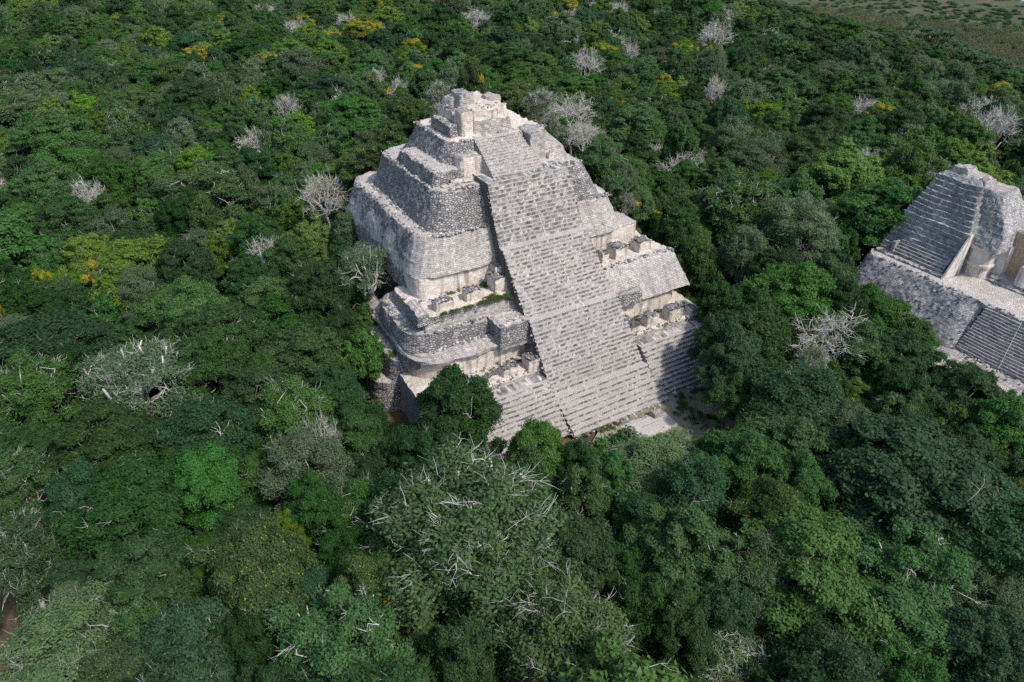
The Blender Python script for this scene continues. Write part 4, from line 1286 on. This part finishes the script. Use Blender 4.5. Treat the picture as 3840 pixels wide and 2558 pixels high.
p = ray_at_z(3842, 26, 0.0)
hut = empty('field_hut', (p[0], p[1], 0.0), 0.35)
tag(hut, 'small open hut with a pale blue roof on white posts at the far field', 'hut')
def boxm(name, x0, x1, y0, y1, z0, z1, mat):
    V = np.array([(x, y, z) for z in (z0, z1) for x, y in ((x0, y0), (x1, y0), (x1, y1), (x0, y1))])
    F = np.array([(0, 3, 2, 1), (4, 5, 6, 7), (0, 1, 5, 4), (1, 2, 6, 5), (2, 3, 7, 6), (3, 0, 4, 7)])
    return np_mesh(name, V, F, (mat,), uv=V[:, :2])
BLUE = ground_like('blue_roof_sheet', ((0.35, 0.55, 0.68), (0.42, 0.62, 0.74), (0.6, 0.72, 0.8)), (0.6, 4.0), 0.2)
WOODW = ground_like('white_post_paint', ((0.7, 0.68, 0.64), (0.6, 0.58, 0.55), (0.5, 0.48, 0.45)), (1.0, 5.0), 0.2)
V = np.array([(-3.4, -2.6, 2.7), (3.4, -2.6, 2.7), (3.4, 0, 3.7), (-3.4, 0, 3.7), (-3.4, 2.6, 2.7), (3.4, 2.6, 2.7)])
V2 = V + [0, 0, 0.09]
F = [(0, 3, 2, 1), (3, 4, 5, 2), (6, 7, 8, 9), (9, 8, 11, 10), (0, 1, 7, 6), (4, 10, 11, 5), (1, 2, 8, 7), (2, 5, 11, 8), (0, 6, 9, 3), (3, 9, 10, 4)]
obj('roof', np_mesh('roof', np.concatenate([V, V2]), np.array(F), (BLUE,)), hut)
for x in (-3, 0, 3):
    for y in (-2.3, 2.3): obj('post', boxm('post', x - 0.07, x + 0.07, y - 0.07, y + 0.07, -0.1, 2.85, WOODW), hut)


# loose stones fallen on ledges, wall tops and along the feet of the walls
sp_ = []
for q in range(4):
    V, F = [], []
    for i in range(7):
        th = math.pi * i / 6
        for j in range(8):
            ph = 2 * math.pi * j / 8
            V.append((math.sin(th) * math.cos(ph), 0.8 * math.sin(th) * math.sin(ph), 0.6 * math.cos(th)))
    for i in range(6):
        for j in range(8): F.append((i * 8 + j, (i + 1) * 8 + j, (i + 1) * 8 + (j + 1) % 8, i * 8 + (j + 1) % 8))
    V = np.array(V); V = V + np.stack([vnoise(V + 9.7 * q, 0.7, 400 + k) for k in range(3)], 1) * 0.28
    tone = (M['loose_dark'], M['loose_pale'])[q % 2]
    sp_.append((V, np.array(F), None, (tone,)))
pts, rots, scl, kin = [], [], [], []
def stone(x, y, z, s, k=None):
    pts.append((x, y, z)); rots.append(tuple(brng.uniform(-0.4, 0.4, 2)) + (brng.uniform(0, 6.28),)); scl.append((s, s, s)); kin.append(int(brng.integers(0, 4)) if k is None else k)
def line(x0, y0, x1, y1, z, n, w=0.25, smin=0.10, smax=0.26):
    for k in range(n):
        u = brng.uniform(); s_ = brng.uniform(smin, smax) * (1.5 if brng.uniform() < 0.1 else 1)
        stone(x0 + (x1 - x0) * u + brng.normal(0, w), y0 + (y1 - y0) * u + brng.normal(0, w), z + s_ * 0.15 + brng.normal(0, 0.03), s_)
# rims of the terraces (front edge, then left edge)
for x0, x1, y0, y1, z, n in ((-17.0, -7.9, 22.8, 48, 21.2, 90), (-13.4, -7.9, 24.9, 44, 26.2, 70), (-9.2, -6.3, 29.5, 41, 30.7, 40), (-21.8, -12.2, 15.8, 27, 11.75, 80), (-23.5, -20, 18, 28, 7.5, 60), (-26.6, -24.5, 18.6, 29, 4.2, 60)):
    line(x0 + 1.5, y0, x1, y0, z, n, 0.18); line(x0 - 0.5, y0 + 2.0, x0 - 0.5, y1, z, n, 0.2)
# feet of walls
for x0, x1, y0, y1, z, n in ((-15.8, -7.9, 22.7, 46, 21.2, 110), (-12.3, -6.2, 26.2, 40, 26.2, 90), (-20.0, -7.9, 20.6, 20.6, 13.5, 60), (-22, -8, 12.3, 12.3, 5.8, 60), (-20.5, -12.2, 14.6, 14.6, 9.5, 60)):
    line(x0, y0, x1, y0, z, n, 0.22)
    if y1 > y0: line(x0 - 0.3, y0 + 2, x0 - 0.3, y1, z, n, 0.22)
for x0, x1, y, z, n in ((8.0, 17.0, 20.5, 13.6, 60), (7.5, 20.5, 12.4, 5.8, 70), (7.0, 20.5, 16.0, 13.6, 60), (8, 21, 8.9, 5.8, 50), (-21, -8, 8.9, 5.8, 50), (2.0, 4.4, 24.4, 26.95, 30), (5.0, 9.0, 25.5, 26.3, 40), (8.5, 13.0, 23.4, 21.2, 60), (1.5, 5.4, 30.0, 30.7, 40)):
    line(x0, y, x1, y, z, n, 0.3)
# tops of the pillars and temple walls
for x0, x1, y0, y1, z in ((-18.6, -16.0, 17.0, 18.5, 14.9), (-14.0, -11.6, 17.3, 18.8, 15.0), (-9.6, -7.5, 17.6, 20.0, 15.6), (10.4, 12.7, 17.3, 19.6, 15.3), (14.7, 17.0, 17.2, 19.3, 15.3),
        (-13.0, -10.8, 9.3, 10.7, 7.2), (-9.4, -7.6, 9.0, 10.9, 7.5), (10.9, 13.0, 9.4, 11.0, 7.7), (15.0, 17.5, 9.2, 10.9, 7.7), (-12.0, -7.8, 12.2, 14.5, 11.85), (-8.4, -7.6, 31.6, 37.2, 32.4), (-5.2, 0.4, 31.7, 33.0, 34.0), (-7.0, -5.5, 31, 38, 33.9), (-5.2, -3.8, 34.5, 36.9, 35.5), (-13.2, -12.0, 27.0, 38.0, 28.0)):
    for k in range(34): stone(brng.uniform(x0, x1), brng.uniform(y0, y1), z - 0.05, brng.uniform(0.10, 0.26), 0 if brng.uniform() < 0.6 else None)
# left edge of the central stairway and its foot
for k in range(90):
    u = brng.uniform(); j = int(u * 4); pr = ((0.3, 0.2), (5.7, 3.4), (12.2, 11.5), (19.2, 18.95), (23.2, 27.0)); f_ = u * 4 - j
    stone(-7.75 + brng.normal(0, 0.12), pr[j][0] + (pr[j + 1][0] - pr[j][0]) * f_, pr[j][1] + (pr[j + 1][1] - pr[j][1]) * f_ - 0.08, brng.uniform(0.10, 0.22), 0 if brng.uniform() < 0.7 else 1)
line(-8, 0.1, 8, 0.1, 0.05, 60, 0.3); line(8, 1.0, 20, 1.0, 0.05, 50, 0.3)
for k in range(160): stone(brng.uniform(-5, 22), brng.uniform(-10, 0.5), 0.03, brng.uniform(0.05, 0.16))
# second ruin
for k in range(150):
    u = brng.uniform(); yy = brng.uniform(-14, 8)
    stone(52.0 + 3.7 * u, yy, 2.1 + 5.6 * u, brng.uniform(0.10, 0.22), 0)
line(56.3, 6.5, 56.3, -30, 7.9, 120, 0.3); line(51.8, -13, 51.8, -40, 1.5, 90, 0.5)
for k in range(200):
    u = brng.uniform(); stone(58.9 + 6.2 * u, brng.uniform(-5 + 3 * u, 6.8 - 2.4 * u), 8.3 + 12.3 * u, brng.uniform(0.10, 0.22), 0)
for k in range(90):
    u = brng.uniform(); stone(brng.uniform(64, 70), -9.2 + 5.2 * u, 13.0 + 7.4 * u, brng.uniform(0.10, 0.22), 0)
o = scatter('rubble', pts, rots, scl, kin, sp_)
tag(o, 'loose rubble stones lying on the ledges and walls of the ruins', 'rubble')
